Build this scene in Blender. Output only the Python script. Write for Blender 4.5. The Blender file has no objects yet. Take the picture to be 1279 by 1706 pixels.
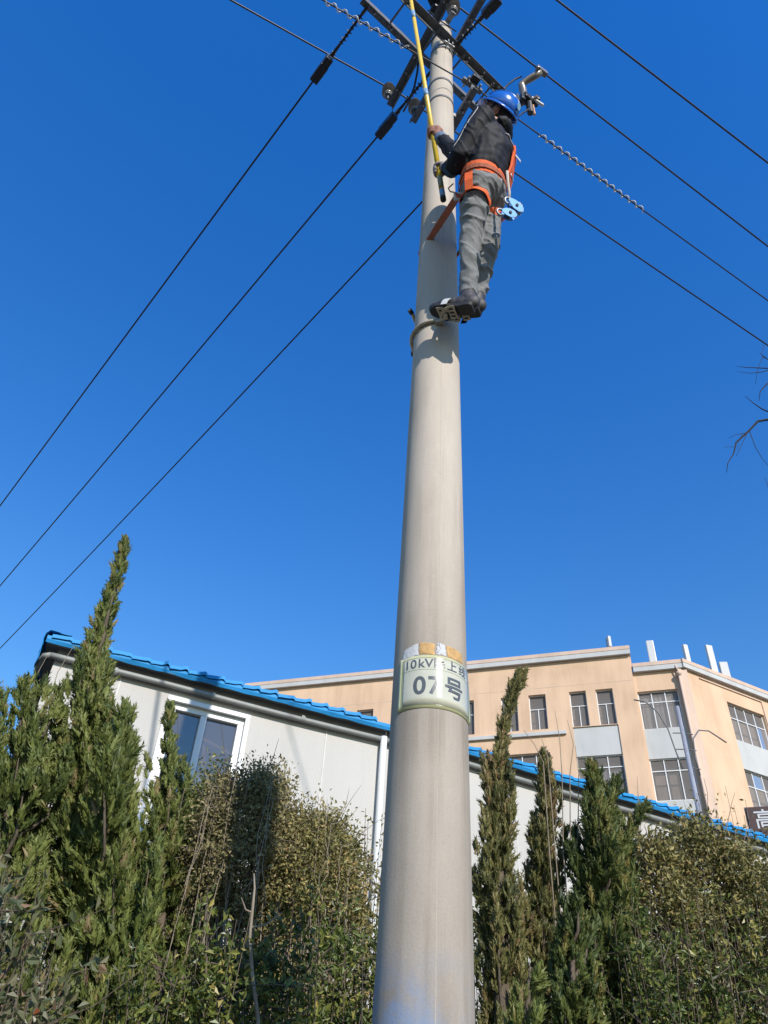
import bpy, bmesh, math, random
import numpy as np
from mathutils import Vector, Matrix, noise

S = bpy.context.scene
COL = S.collection
# ------------------------------------------------------------------ camera
F_PX, IMW, IMH = 1275.0, 1279.0, 1706.0
PITCH, ROLL = math.radians(40.515), math.radians(4.209)
CAM = Vector((0, 0, 1.5))
st, ct = math.sin(PITCH), math.cos(PITCH)
FW = Vector((0, ct, st))
_r, _u = Vector((1, 0, 0)), Vector((0, -st, ct))
CR = _r * math.cos(ROLL) + _u * math.sin(ROLL)
CU = -_r * math.sin(ROLL) + _u * math.cos(ROLL)
cd = bpy.data.cameras.new('camera')
cam = bpy.data.objects.new('camera', cd)
COL.objects.link(cam)
cd.sensor_fit = 'HORIZONTAL'
cd.sensor_width = 36.0
cd.lens = F_PX / IMW * 36.0
cd.clip_start, cd.clip_end = 0.05, 5000
m = Matrix.Identity(4)
for i in range(3):
    m[i][0], m[i][1], m[i][2], m[i][3] = CR[i], CU[i], -FW[i], CAM[i]
cam.matrix_world = m
S.camera = cam
# ------------------------------------------------------------------ sky, sun, exposure
SUN_EL, SUN_AZ = math.radians(31.0), math.radians(180 - 23.7)     # azimuth clockwise from +Y
w = bpy.data.worlds.new('World')
S.world = w
w.use_nodes = True
nt = w.node_tree
sky = nt.nodes.new('ShaderNodeTexSky')
sky.sky_type = 'NISHITA'
sky.sun_disc = False
sky.sun_elevation, sky.sun_rotation = SUN_EL, SUN_AZ
sky.altitude = 0
sky.air_density, sky.dust_density, sky.ozone_density = 2.4, 0.0, 10.0
hs = nt.nodes.new('ShaderNodeHueSaturation')
hs.inputs['Hue'].default_value = 0.520
hs.inputs['Saturation'].default_value = 1.25
hs.inputs['Value'].default_value = 0.96
bg = nt.nodes['Background']
nt.links.new(sky.outputs[0], hs.inputs['Color'])
nt.links.new(hs.outputs[0], bg.inputs[0])
bg.inputs[1].default_value = 0.145
sd = bpy.data.lights.new('sun', 'SUN')
sd.energy, sd.angle, sd.color = 3.7, math.radians(0.53), (1.0, 0.93, 0.84)
sun = bpy.data.objects.new('sun', sd)
COL.objects.link(sun)
SUNV = Vector((math.sin(SUN_AZ) * math.cos(SUN_EL), math.cos(SUN_AZ) * math.cos(SUN_EL), math.sin(SUN_EL)))
sun.rotation_euler = SUNV.to_track_quat('Z', 'Y').to_euler()
sun.location = (6, -12, 14)
S.view_settings.view_transform = 'Standard'
S.view_settings.look = 'None'
S.view_settings.gamma = 1.0
S.view_settings.use_curve_mapping = False
S.view_settings.exposure = 0.50

# ------------------------------------------------------------------ helpers
def ray(x, y):
    return FW + CR * ((x - 639.5) / F_PX) - CU * ((y - 853.0) / F_PX)
def aty(x, y, Y):
    r = ray(x, y); return CAM + r * (Y / r.y)
def atz(x, y, Z):
    r = ray(x, y); return CAM + r * ((Z - 1.5) / r.z)
def px(p):
    d = Vector(p) - CAM; z = d.dot(FW)
    return 639.5 + F_PX * d.dot(CR) / z, 853 - F_PX * d.dot(CU) / z
V = Vector

class MB:
    """collects shapes into one mesh"""
    def __init__(s): s.v, s.f = [], []
    def add(s, vs, fs):
        o = len(s.v); s.v += [tuple(v) for v in vs]; s.f += [tuple(i + o for i in f) for f in fs]; return s
    def box(s, c, size, ax=None, rz=0.0):
        c = V(c)
        if ax is None:
            ax = (V((math.cos(rz), math.sin(rz), 0)), V((-math.sin(rz), math.cos(rz), 0)), V((0, 0, 1)))
        a, b, d = [V(ax[i]) * (size[i] / 2) for i in range(3)]
        vs = [c + a * i + b * j + d * k for i in (-1, 1) for j in (-1, 1) for k in (-1, 1)]
        return s.add(vs, [(0, 1, 3, 2), (4, 6, 7, 5), (0, 4, 5, 1), (2, 3, 7, 6), (0, 2, 6, 4), (1, 5, 7, 3)])
    def tube(s, pts, rad, n=8, cap=True, closed=False, flat=None):
        pts = [V(p) for p in pts]; N = len(pts)
        if not hasattr(rad, '__len__'): rad = [rad] * N
        vs, fs = [], []
        prev = None
        for i, p in enumerate(pts):
            if closed: t = pts[(i + 1) % N] - pts[i - 1]
            else: t = pts[min(i + 1, N - 1)] - pts[max(i - 1, 0)]
            t = t.normalized() if t.length > 1e-9 else V((0, 0, 1))
            if prev is None:
                h = V((0, 0, 1)) if abs(t.z) < .9 else V((1, 0, 0))
                u = t.cross(h).normalized()
            else:
                u = (prev - t * prev.dot(t)).normalized()
            prev = u; b = t.cross(u)
            for k in range(n):
                a = 2 * math.pi * k / n
                vs.append(p + (u * math.cos(a) + b * math.sin(a)) * rad[i])
        R = N if closed else N - 1
        for i in range(R):
            j = (i + 1) % N
            for k in range(n):
                l = (k + 1) % n
                fs.append((i * n + k, i * n + l, j * n + l, j * n + k))
        if cap and not closed:
            fs.append(tuple(range(n))[::-1]); fs.append(tuple((N - 1) * n + k for k in range(n)))
        return s.add(vs, fs)
    def strip(s, pts, nrm, wid, thick):
        """flat strap along pts; nrm = outward normals, strap width across"""
        pts = [V(p) for p in pts]; N = len(pts); vs, fs = [], []
        for i, p in enumerate(pts):
            t = (pts[min(i + 1, N - 1)] - pts[max(i - 1, 0)]).normalized()
            n_ = V(nrm[i] if isinstance(nrm, list) else nrm); n_ = (n_ - t * n_.dot(t)).normalized()
            b = t.cross(n_)
            ww = wid[i] if hasattr(wid, '__len__') else wid
            for (x, y) in ((-1, 0), (1, 0), (1, 1), (-1, 1)):
                vs.append(p + b * (x * ww / 2) + n_ * (y * thick))
        for i in range(N - 1):
            for k in range(4):
                l = (k + 1) % 4
                fs.append((i * 4 + k, i * 4 + l, i * 4 + 4 + l, i * 4 + 4 + k))
        fs.append((3, 2, 1, 0)); fs.append(tuple((N - 1) * 4 + k for k in range(4)))
        return s.add(vs, fs)
    def lathe(s, prof, o=(0, 0, 0), ax=(0, 0, 1), n=16):
        o, ax = V(o), V(ax).normalized()
        h = V((1, 0, 0)) if abs(ax.x) < .9 else V((0, 1, 0))
        u = ax.cross(h).normalized(); b = ax.cross(u)
        vs, fs = [], []
        for (r, z) in prof:
            for k in range(n):
                a = 2 * math.pi * k / n
                vs.append(o + ax * z + (u * math.cos(a) + b * math.sin(a)) * r)
        for i in range(len(prof) - 1):
            for k in range(n):
                l = (k + 1) % n
                fs.append((i * n + k, i * n + l, (i + 1) * n + l, (i + 1) * n + k))
        fs.append(tuple(range(n))[::-1]); fs.append(tuple((len(prof) - 1) * n + k for k in range(n)))
        return s.add(vs, fs)
    def ell(s, c, r, ax=None, n=14, m_=9):
        c = V(c); ax = ax or (V((1, 0, 0)), V((0, 1, 0)), V((0, 0, 1)))
        vs, fs = [], []
        for i in range(1, m_):
            th = math.pi * i / m_
            for k in range(n):
                a = 2 * math.pi * k / n
                vs.append(c + V(ax[0]) * (r[0] * math.sin(th) * math.cos(a)) + V(ax[1]) * (r[1] * math.sin(th) * math.sin(a)) + V(ax[2]) * (r[2] * math.cos(th)))
        T = len(vs); vs += [c + V(ax[2]) * r[2], c - V(ax[2]) * r[2]]
        for i in range(m_ - 2):
            for k in range(n):
                l = (k + 1) % n
                fs.append((i * n + k, (i + 1) * n + k, (i + 1) * n + l, i * n + l))
        for k in range(n):
            l = (k + 1) % n
            fs.append((T, k, l)); fs.append((T + 1, (m_ - 2) * n + l, (m_ - 2) * n + k))
        return s.add(vs, fs)
    def mesh(s, name='mesh'):
        me = bpy.data.meshes.new(name); me.from_pydata(s.v, [], s.f); me.update(); return me
    def build(s, name, mat, parent=None, smooth=False, bevel=0, org=None, auto=None):
        return place(name, s.mesh(name), mat, parent, smooth, bevel, org, auto)

WLOC = {}
def place(name, me, mat, parent=None, smooth=False, bevel=0, org=None, auto=None):
    n = len(me.vertices)
    co = np.empty(n * 3, 'f'); me.vertices.foreach_get('co', co); co = co.reshape(-1, 3)
    if org is None:
        lo, hi = co.min(0), co.max(0); org = ((lo[0] + hi[0]) / 2, (lo[1] + hi[1]) / 2, lo[2])
    org = V([float(q) for q in org])
    co -= np.array(org, 'f'); me.vertices.foreach_set('co', co.ravel()); me.update()
    if mat is not None: me.materials.append(mat)
    bm = bmesh.new(); bm.from_mesh(me); bmesh.ops.recalc_face_normals(bm, faces=bm.faces)
    if auto is not None:
        for e in bm.edges:
            if len(e.link_faces) == 2 and e.calc_face_angle(0) > auto: e.smooth = False
        smooth = True
    if smooth:
        for f in bm.faces: f.smooth = True
    bm.to_mesh(me); bm.free()
    o = bpy.data.objects.new(name, me); COL.objects.link(o)
    if parent is not None:
        o.parent = parent; o.location = org - WLOC[parent.name]
    else: o.location = org
    WLOC[o.name] = org
    if bevel:
        b = o.modifiers.new('bevel', 'BEVEL'); b.width = bevel; b.segments = 2; b.limit_method = 'ANGLE'
    return o

def tag(o, label, cat=None, group=None, kind=None):
    if label: o['label'] = label
    if cat: o['category'] = cat
    if group: o['group'] = group
    if kind: o['kind'] = kind
    return o
def thing(name, loc, label, cat, group=None):
    o = bpy.data.objects.new(name, None); COL.objects.link(o); o.location = loc; o.empty_display_size = .1
    WLOC[o.name] = V(loc); return tag(o, label, cat, group)

def remesh(mb, vox, smooth_it=2, wrinkle=None):
    """union of overlapping closed shapes -> one continuous surface"""
    me = mb.mesh('tmp'); o = bpy.data.objects.new('tmp', me); COL.objects.link(o)
    bm = bmesh.new(); bm.from_mesh(me); bmesh.ops.recalc_face_normals(bm, faces=bm.faces); bm.to_mesh(me); bm.free()
    md = o.modifiers.new('r', 'REMESH'); md.mode = 'VOXEL'; md.voxel_size = vox
    ms = o.modifiers.new('s', 'SMOOTH'); ms.iterations = smooth_it; ms.factor = .5
    dg = bpy.context.evaluated_depsgraph_get(); dg.update()
    out = bpy.data.meshes.new_from_object(o.evaluated_get(dg))
    bpy.data.objects.remove(o); bpy.data.meshes.remove(me)
    if wrinkle:
        nr = [v.normal.copy() for v in out.vertices]
        for v, n_ in zip(out.vertices, nr):
            v.co += n_ * wrinkle(v.co, n_)
        out.update()
    return out

# ------------------------------------------------------------------ materials
def nmat(name):
    mt = bpy.data.materials.new(name); mt.use_nodes = True
    return mt, mt.node_tree, mt.node_tree.nodes['Principled BSDF']
def N(t, typ, **kw):
    n = t.nodes.new(typ)
    for k, v in kw.items():
        if k.startswith('i_'): n.inputs[k[2:].replace('_', ' ')].default_value = v
        else: setattr(n, k, v)
    return n
def ramp(t, fac, stops):
    r = N(t, 'ShaderNodeValToRGB'); e = r.color_ramp.elements
    while len(e) < len(stops): e.new(.5)
    for i, (p, c) in enumerate(stops):
        e[i].position = p; e[i].color = (*c, 1) if len(c) == 3 else c
    t.links.new(fac, r.inputs[0]); return r
def simple(name, col, rough=.6, metal=0.0, var=.12, scale=8.0, bump=0.0, bscale=60.0, spec=.5, stretch=(1, 1, 1), coat=0):
    """base colour broken up by two octaves of object-space noise, with fine bump"""
    mt, t, b = nmat(name); L = t.links
    tc = N(t, 'ShaderNodeTexCoord'); mp = N(t, 'ShaderNodeMapping'); mp.inputs['Scale'].default_value = stretch
    L.new(tc.outputs['Object'], mp.inputs[0])
    nz = N(t, 'ShaderNodeTexNoise', i_Scale=scale, i_Detail=6.0, i_Roughness=.65); L.new(mp.outputs[0], nz.inputs['Vector'])
    lo = tuple(max(0, c * (1 - var)) for c in col); hi = tuple(min(1, c * (1 + var)) for c in col)
    r = ramp(t, nz.outputs[0], [(.3, lo), (.7, hi)]); L.new(r.outputs[0], b.inputs['Base Color'])
    b.inputs['Roughness'].default_value = rough; b.inputs['Metallic'].default_value = metal
    b.inputs['Specular IOR Level'].default_value = spec
    b.inputs['Coat Weight'].default_value = coat
    if bump:
        n2 = N(t, 'ShaderNodeTexNoise', i_Scale=bscale, i_Detail=4.0); L.new(mp.outputs[0], n2.inputs['Vector'])
        bp = N(t, 'ShaderNodeBump', i_Strength=bump, i_Distance=.01); L.new(n2.outputs[0], bp.inputs['Height']); L.new(bp.outputs[0], b.inputs['Normal'])
    return mt
M = {}
M['galv'] = simple('galvanised_steel', (.30, .31, .32), .5, .7, .2, 25, .15)
M['dark_steel'] = simple('weathered_steel', (.13, .135, .14), .55, .2, .3, 20, .2)
M['black_poly'] = simple('black_polymer', (.018, .019, .022), .45, 0, .3, 20)
M['cable'] = simple('cable_sheath', (.012, .012, .016), .5, 0, .2, 4)
M['ceramic'] = simple('grey_ceramic', (.24, .215, .185), .25, 0, .15, 15, coat=.3)
M['white_plastic'] = simple('white_plastic', (.56, .57, .57), .4, 0, .06, 8)
M['yellow'] = simple('yellow_fibreglass', (.80, .55, .045), .35, 0, .08, 12)
M['band_blue'] = simple('pale_blue_tape', (.20, .34, .52), .5, 0, .1, 20)
M['frame_white'] = simple('white_window_frame', (.72, .73, .73), .4, 0, .05, 10)
M['blue_roof'] = simple('blue_painted_sheet', (.017, .235, .55), .62, 0, .18, 3.5, .2, 30, spec=.3)
M['soffit'] = simple('grey_soffit', (.19, .19, .185), .8, 0, .15, 4)
M['gutter'] = simple('grey_gutter', (.24, .25, .24), .5, 0, .12, 6)
M['white_wall'] = None
M['bark'] = simple('bark', (.11, .085, .06), .9, 0, .35, 30, .6, 60, stretch=(1, 1, .25))
M['pale_bark'] = simple('pale_bark', (.23, .19, .14), .9, 0, .3, 30, .5, 60, stretch=(1, 1, .25))
M['dark_twig'] = simple('dark_twig', (.018, .016, .016), .9, 0, .3, 30)

def stucco(name, col, stain=(.8, .8, .8), amt=.35, bump=.25):
    mt, t, b = nmat(name); L = t.links
    tc = N(t, 'ShaderNodeTexCoord')
    mp = N(t, 'ShaderNodeMapping'); mp.inputs['Scale'].default_value = (1, 1, .12); L.new(tc.outputs['Object'], mp.inputs[0])
    n1 = N(t, 'ShaderNodeTexNoise', i_Scale=2.2, i_Detail=7.0, i_Roughness=.7); L.new(mp.outputs[0], n1.inputs['Vector'])
    n2 = N(t, 'ShaderNodeTexNoise', i_Scale=.55, i_Detail=5.0); L.new(tc.outputs['Object'], n2.inputs['Vector'])
    mx = N(t, 'ShaderNodeMath', operation='MULTIPLY'); L.new(n1.outputs[0], mx.inputs[0]); L.new(n2.outputs[0], mx.inputs[1])
    dk = tuple(c * s_ for c, s_ in zip(col, stain))
    mid = tuple(c * (1 - amt) + d * amt for c, d in zip(col, dk))
    r = ramp(t, mx.outputs[0], [(.12, dk), (.24, mid), (.36, col)]); L.new(r.outputs[0], b.inputs['Base Color'])
    b.inputs['Roughness'].default_value = .9; b.inputs['Specular IOR Level'].default_value = .2
    n3 = N(t, 'ShaderNodeTexNoise', i_Scale=90.0, i_Detail=3.0); L.new(tc.outputs['Object'], n3.inputs['Vector'])
    bp = N(t, 'ShaderNodeBump', i_Strength=bump, i_Distance=.01); L.new(n3.outputs[0], bp.inputs['Height']); L.new(bp.outputs[0], b.inputs['Normal'])
    return mt
M['white_wall'] = stucco('white_rendered_wall', (.51, .50, .475), (.84, .83, .81), .35)
M['peach'] = stucco('peach_render', (.71, .505, .345), (.80, .78, .76), .4)
M['peach_light'] = stucco('peach_trim_render', (.64, .49, .39), (.82, .8, .78), .4)
M['panel_white'] = stucco('pale_spandrel_render', (.52, .53, .52), (.85, .85, .85), .35)

def glass(name, tint=(.55, .6, .62), refl=.35, rough=.02, ior=1.5, grey_mix=0.0):
    mt, t, b = nmat(name); L = t.links; t.nodes.remove(b)
    out = t.nodes['Material Output']
    tr = N(t, 'ShaderNodeBsdfTransparent'); tr.inputs[0].default_value = (*tint, 1)
    gl = N(t, 'ShaderNodeBsdfGlossy'); gl.inputs['Roughness'].default_value = rough; gl.inputs[0].default_value = (.9, .92, .95, 1)
    lw = N(t, 'ShaderNodeFresnel', i_IOR=ior)
    ad = N(t, 'ShaderNodeMath', operation='ADD'); ad.use_clamp = True; L.new(lw.outputs[0], ad.inputs[0]); ad.inputs[1].default_value = refl
    mx = N(t, 'ShaderNodeMixShader'); L.new(ad.outputs[0], mx.inputs[0]); L.new(tr.outputs[0], mx.inputs[1]); L.new(gl.outputs[0], mx.inputs[2])
    if grey_mix:
        df = N(t, 'ShaderNodeBsdfDiffuse'); df.inputs[0].default_value = (.27, .25, .235, 1)  # plain grey diffuse layer mixed over the clear pane
        m2 = N(t, 'ShaderNodeMixShader'); m2.inputs[0].default_value = grey_mix; L.new(mx.outputs[0], m2.inputs[1]); L.new(df.outputs[0], m2.inputs[2]); mx = m2
    L.new(mx.outputs[0], out.inputs[0]); return mt
M['glass'] = glass('window_glass', (.78, .76, .74), .0, .05, 1.25, .5)
M['glass_house'] = glass('coated_window_glass', (.42, .47, .53), .13, .02, 1.5, .25)
M['room'] = simple('dim_interior', (.62, .56, .51), .9, 0, .2, 1.2)
M['curtain'] = simple('white_curtain', (.72, .72, .74), .9, 0, .06, 6)
M['reflection_orange'] = simple('orange_reflection', (.42, .17, .07), .7, 0, .2, 12)

# ------------------------------------------------------------------ the setting: ground
gm = MB(); gm.add([(-1500, -1500, 0), (1500, -1500, 0), (1500, 1500, 0), (-1500, 1500, 0)], [(0, 1, 2, 3)])
M['soil'] = simple('leaf_strewn_soil', (.085, .07, .05), .95, 0, .4, 3, .6, 25)
tag(gm.build('ground', M['soil'], org=(0, 0, 0)), None, kind='structure')
M['asphalt'] = simple('worn_asphalt', (.055, .055, .057), .9, 0, .25, 5, .4, 80)
g = MB().box((0, -4, .004), (120, 9.5, .008)); tag(g.build('road', M['asphalt']), None, kind='structure')
g = MB().box((0, 1.05, .06), (120, .18, .12)); tag(g.build('kerb', simple('kerb_concrete', (.32, .31, .29), .9, 0, .15, 6, .3), bevel=.015), None, kind='structure')

# ------------------------------------------------------------------ white house with blue roof (two abutting ranges)
HS = 1.1
def dirs(a, b):
    d = (V((b[0], b[1], 0)) - V((a[0], a[1], 0))).normalized(); return d, V((-d.y, d.x, 0))
UP = V((0, 0, 1))
def wall_holes(mb, P, d, n_, s0, s1, z0, z1, holes, t):
    """wall sheet with openings and reveals; n_ points inwards"""
    ss = sorted({s0, s1, *[h[0] for h in holes], *[h[1] for h in holes]})
    zs = sorted({z0, z1, *[h[2] for h in holes], *[h[3] for h in holes]})
    pt = lambda s_, z, k=0: P + d * s_ + n_ * k + UP * z
    for i in range(len(ss) - 1):
        for j in range(len(zs) - 1):
            cs, cz = (ss[i] + ss[i + 1]) / 2, (zs[j] + zs[j + 1]) / 2
            if any(h[0] < cs < h[1] and h[2] < cz < h[3] for h in holes): continue
            mb.add([pt(ss[i], zs[j]), pt(ss[i + 1], zs[j]), pt(ss[i + 1], zs[j + 1]), pt(ss[i], zs[j + 1])], [(0, 1, 2, 3)])
    for (a, b, c, e) in holes:
        q = [(a, c), (b, c), (b, e), (a, e)]
        for k in range(4):
            p0, p1 = q[k], q[(k + 1) % 4]
            mb.add([pt(*p0), pt(*p1), pt(*p1, t), pt(*p0, t)], [(0, 1, 2, 3)])
    # back and rim
    q = [(s0, z0), (s1, z0), (s1, z1), (s0, z1)]
    for k in range(4):
        p0, p1 = q[k], q[(k + 1) % 4]
        mb.add([pt(*p0), pt(*p1), pt(*p1, t), pt(*p0, t)], [(0, 1, 2, 3)])

def window(parent, P, d, n_, a, b, c, e, mull, trans, panefm, depth=.12, bar=.05, room=True, side='room', fm='frame_white', curtains=()):
    """framed window in an opening: frame bars are one part, each pane a sub-part"""
    pt = lambda s_, z, k: P + d * s_ + n_ * k + UP * z
    ax = (d, n_, UP)
    f = MB()
    k = depth
    f.box(pt((a + b) / 2, e - bar / 2, k), (b - a, .06, bar), ax).box(pt((a + b) / 2, c + bar / 2, k), (b - a, .06, bar), ax)
    f.box(pt(a + bar / 2, (c + e) / 2, k), (bar, .058, e - c - 2 * bar), ax).box(pt(b - bar / 2, (c + e) / 2, k), (bar, .058, e - c - 2 * bar), ax)
    zt = [c + bar] + ([trans] if trans else []) + [e - bar]
    if trans: f.box(pt((a + b) / 2, trans, k), (b - a - 2 * bar, .056, bar), ax)
    for (mm, za, zb) in mull:
        f.box(pt(mm, (za + zb) / 2, k - .002), (bar, .052, zb - za - .001), ax)
    fo = f.build('window', M[fm], parent, bevel=.004)
    rows = [(c + bar, (trans - bar / 2) if trans else e - bar)] + ([(trans + bar / 2, e - bar)] if trans else [])
    rnd = random.Random(int(a * 100))
    for (za, zb) in rows:
        ms = sorted(mm for (mm, ma, mb_) in mull if ma < (za + zb) / 2 < mb_)
        ed = [a + bar] + [x for mm in ms for x in (mm - bar / 2, mm + bar / 2)] + [b - bar]
        for q in range(0, len(ed), 2):
            tl = rnd.uniform(-.004, .004)
            p = MB(); p.add([pt(ed[q], za, k + .012 + tl), pt(ed[q + 1], za, k + .012 - tl), pt(ed[q + 1], zb, k + .012 - tl), pt(ed[q], zb, k + .012 + tl)], [(0, 1, 2, 3)])
            p.build('pane', M[panefm], fo)
    if room:
        r = MB(); r.box(pt((a + b) / 2, (c + e) / 2, k + .55), (b - a + .5, .02, e - c + .5), ax)
        r.box(pt(a - .25, (c + e) / 2, k + .32), (.02, .44, e - c + .5), ax).box(pt(b + .25, (c + e) / 2, k + .32), (.02, .44, e - c + .5), ax)
        r.box(pt((a + b) / 2, e + .25, k + .32), (b - a + .48, .44, .02), ax).box(pt((a + b) / 2, c - .25, k + .32), (b - a + .48, .44, .02), ax)
        r.build('room_lining', M['room'], fo)
    for (ca, cb, cc, ce) in curtains:
        q = MB(); nn = 40; vs = []; fs = []
        for i in range(nn + 1):
            s_ = ca + (cb - ca) * i / nn; kk = k + .12 + .02 * math.sin(i * 1.1) + .012 * math.sin(i * 2.7)
            vs += [pt(s_, cc, kk + .01), pt(s_, ce, kk)]
        fs = [(2 * i, 2 * i + 2, 2 * i + 3, 2 * i + 1) for i in range(nn)]
        q.add(vs, fs); q.build('curtain', M['curtain'], fo, smooth=True)
    return fo

def house(A, B, s1, label, win, left_end, seed):
    rnd = random.Random(seed)
    d, n_ = dirs(A, B)
    P = V((A[0], A[1], 0)) * HS + n_ * .13
    zw = 5.01
    root = thing('roofed_house', (P.x, P.y, 0), label, 'house', 'white houses behind the hedge')
    ax = (d, n_, UP)
    pt = lambda s_, z, k=0: P + d * s_ + n_ * k + UP * z
    holes = [h[:4] for h in win]
    mb = MB(); wall_holes(mb, P, d, n_, 0, s1, 0, zw, holes, .18)
    mb.build('wall', M['white_wall'], root)
    mb = MB()
    mb.box(pt(.09, zw / 2, 3.18), (.18, 6.0, zw), ax).box(pt(s1 - .09, zw / 2, 3.18), (.18, 6.0, zw), ax).box(pt(s1 / 2, zw / 2, 6.28), (s1, .18, zw), ax)
    mb.build('wall', M['white_wall'], root)
    # seams where the sandwich panels of the wall meet
    mb = MB()
    for q in np.arange(.62, s1, 1.06):
        if not any(h[0] - .06 < q < h[1] + .06 for h in holes):
            mb.box(pt(float(q), zw / 2, -.003), (.012, .006, zw - .1), ax)
    mb.build('panel_joint', simple('wall_joint', (.60, .585, .555), .8), root)
    for h in win:
        f = window(root, P, d, n_, *h[:4], [((h[0] + h[1]) / 2 - .03, h[2] + .06, h[3] - .06)], None, 'glass_house', depth=.05, bar=.06)
        t = MB(); a, b, c, e = h[:4]; wd = .045
        t.box(pt((a + b) / 2, e + wd / 2, -.012), (b - a + 2 * wd, .03, wd), ax).box(pt((a + b) / 2, c - wd / 2, -.012), (b - a + 2 * wd, .03, wd), ax)
        t.box(pt(a - wd / 2, (c + e) / 2, -.012), (wd, .029, e - c), ax).box(pt(b + wd / 2, (c + e) / 2, -.012), (wd, .029, e - c), ax)
        t.build('window_trim', M['frame_white'], root, bevel=.004)
        t = MB(); zc = e - .28
        t.box(pt(b - .22, zc, .115), (.36, .012, .022), (d * .96 - UP * .28, n_, UP * .96 + d * .28))
        t.box(pt(b - .27, zc - .26, .115), (.022, .011, .5), (d * .96 + UP * .25, n_, UP * .96 - d * .25))
        t.build('reflection_strip', M['reflection_orange'], root)  # orange strips behind the pane, modelled in place of a reflection in the glass
    # gutter pipe clipped along the wall head
    mb = MB(); L0 = -.02 if not left_end else -.05
    mb.tube([pt(s_, 4.925 + .006 * math.sin(s_ * 2), -.055) for s_ in np.linspace(L0, s1, 24)], .027, 12)
    if left_end:
        mb.tube([pt(L0, 4.925, -.055), pt(L0 - .05, 4.915, -.03), pt(L0 - .07, 4.89, .05), pt(L0 - .07, 4.84, .15)], .026, 12)
    mb.build('gutter_pipe', M['gutter'], root, smooth=True)
    for q in np.arange(.55, s1, .95):
        mb = MB(); mb.tube([pt(float(q) - .02, 4.925, -.055), pt(float(q) + .02, 4.925, -.055)], .031, 12); mb.box(pt(float(q), 4.95, -.03), (.03, .08, .02), ax); mb.build('pipe_clip', M['gutter'], root, smooth=False)
    MB().box(pt(s1 / 2, 5.0, -.008), (s1, .016, .09), ax).build('eave_board', M['soffit'], root)
    # roof: sloping soffit + sheet, fascia, row of tile ends at the eave
    a0, a1 = (-.13 if left_end else .0), s1
    OV, ze, sl = -.13, 5.015, math.tan(math.radians(11))
    mb = MB()
    def slab(k0, k1, zo, th, s_a, s_b):
        vs = []
        for s_ in (s_a, s_b):
            for k in (k0, k1):
                for z in (0, th): vs.append(pt(s_, ze + zo + (k - OV) * sl + z, k))
        mb.add(vs, [(0, 1, 3, 2), (4, 6, 7, 5), (0, 4, 5, 1), (2, 3, 7, 6), (0, 2, 6, 4), (1, 5, 7, 3)])
    slab(OV + .012, 3.3, .0, .05, a0 + .012, a1); mb.build('soffit', M['soffit'], root)
    mb = MB(); slab(OV + .3, 3.3, .040, .03, a0, a1); mb.build('roof_sheet', M['blue_roof'], root)
    mb = MB()                                   # back slope
    top = ze + (3.3 - OV) * sl + .08
    mb.add([pt(a0, top, 3.3), pt(a1, top, 3.3), pt(a1, top - 3.4 * sl, 6.7), pt(a0, top - 3.4 * sl, 6.7), pt(a0, top - .04, 3.3), pt(a1, top - .04, 3.3), pt(a1, top - 3.4 * sl - .04, 6.7), pt(a0, top - 3.4 * sl - .04, 6.7)], [(0, 1, 2, 3), (4, 7, 6, 5), (0, 4, 5, 1), (2, 6, 7, 3), (0, 3, 7, 4), (1, 5, 6, 2)])
    mb.build('roof_sheet', M['blue_roof'], root)
    mb = MB()                                   # crumpled drip edge
    nn = int((a1 - a0) / .04); vs = []; fs = []
    for i in range(nn + 1):
        s_ = a0 + (a1 - a0) * i / nn
        o1 = .010 * noise.noise(V((s_ * 3.1, seed, 0))) ; o2 = .012 * noise.noise(V((s_ * 5.3, seed, 4)))
        for (k, z) in ((.012 + o1, -.006 + o2), (-.004 + o2, .025), (o1, .060 + o2 * .5), (.05, .072), (.30, .085 + .3 * sl * .3), (.30, .068), (.02, .052), (.016, -.002)):
            vs.append(pt(s_, ze + z, OV + k))
    for i in range(nn):
        for k in range(8): fs.append((i * 8 + k, i * 8 + (k + 1) % 8, i * 8 + 8 + (k + 1) % 8, i * 8 + 8 + k))
    fs += [tuple(range(8))[::-1], tuple(nn * 8 + k for k in range(8))]
    mb.add(vs, fs); mb.build('drip_edge', M['blue_roof'], root)
    W = .185; i = 0
    q = a0 + .04
    while q + W < a1:
        mb = MB(); h = .026 * rnd.uniform(.5, 1.35); l_ = .42; ns = 8
        prof = [(0, .0), (.15, .004), (.55, .012), (.72, h * .8), (.82, h * 1.1), (.92, h), (.99, .006)]
        vs, fs = [], []
        tw = rnd.uniform(-.006, .006)
        for (k, dz) in ((-.02 + tw, 0), (l_, l_ * sl)):
            for (u, z) in prof: vs.append(pt(q + u * W, ze + .070 + z + dz + tw, OV + k))
            for (u, z) in prof: vs.append(pt(q + u * W, ze + .070 + z - (.034 if k < 0 else .008) + dz + tw, OV + k))
        m_ = len(prof)
        for u in range(m_ - 1):
            fs += [(u, u + 1, 2 * m_ + u + 1, 2 * m_ + u), (m_ + u, 3 * m_ + u, 3 * m_ + u + 1, m_ + u + 1), (u, m_ + u, m_ + u + 1, u + 1), (2 * m_ + u, 2 * m_ + u + 1, 3 * m_ + u + 1, 3 * m_ + u)]
        mb.add(vs, fs); mb.build('roof_tile', M['blue_roof'], root)
        q += W
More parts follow.
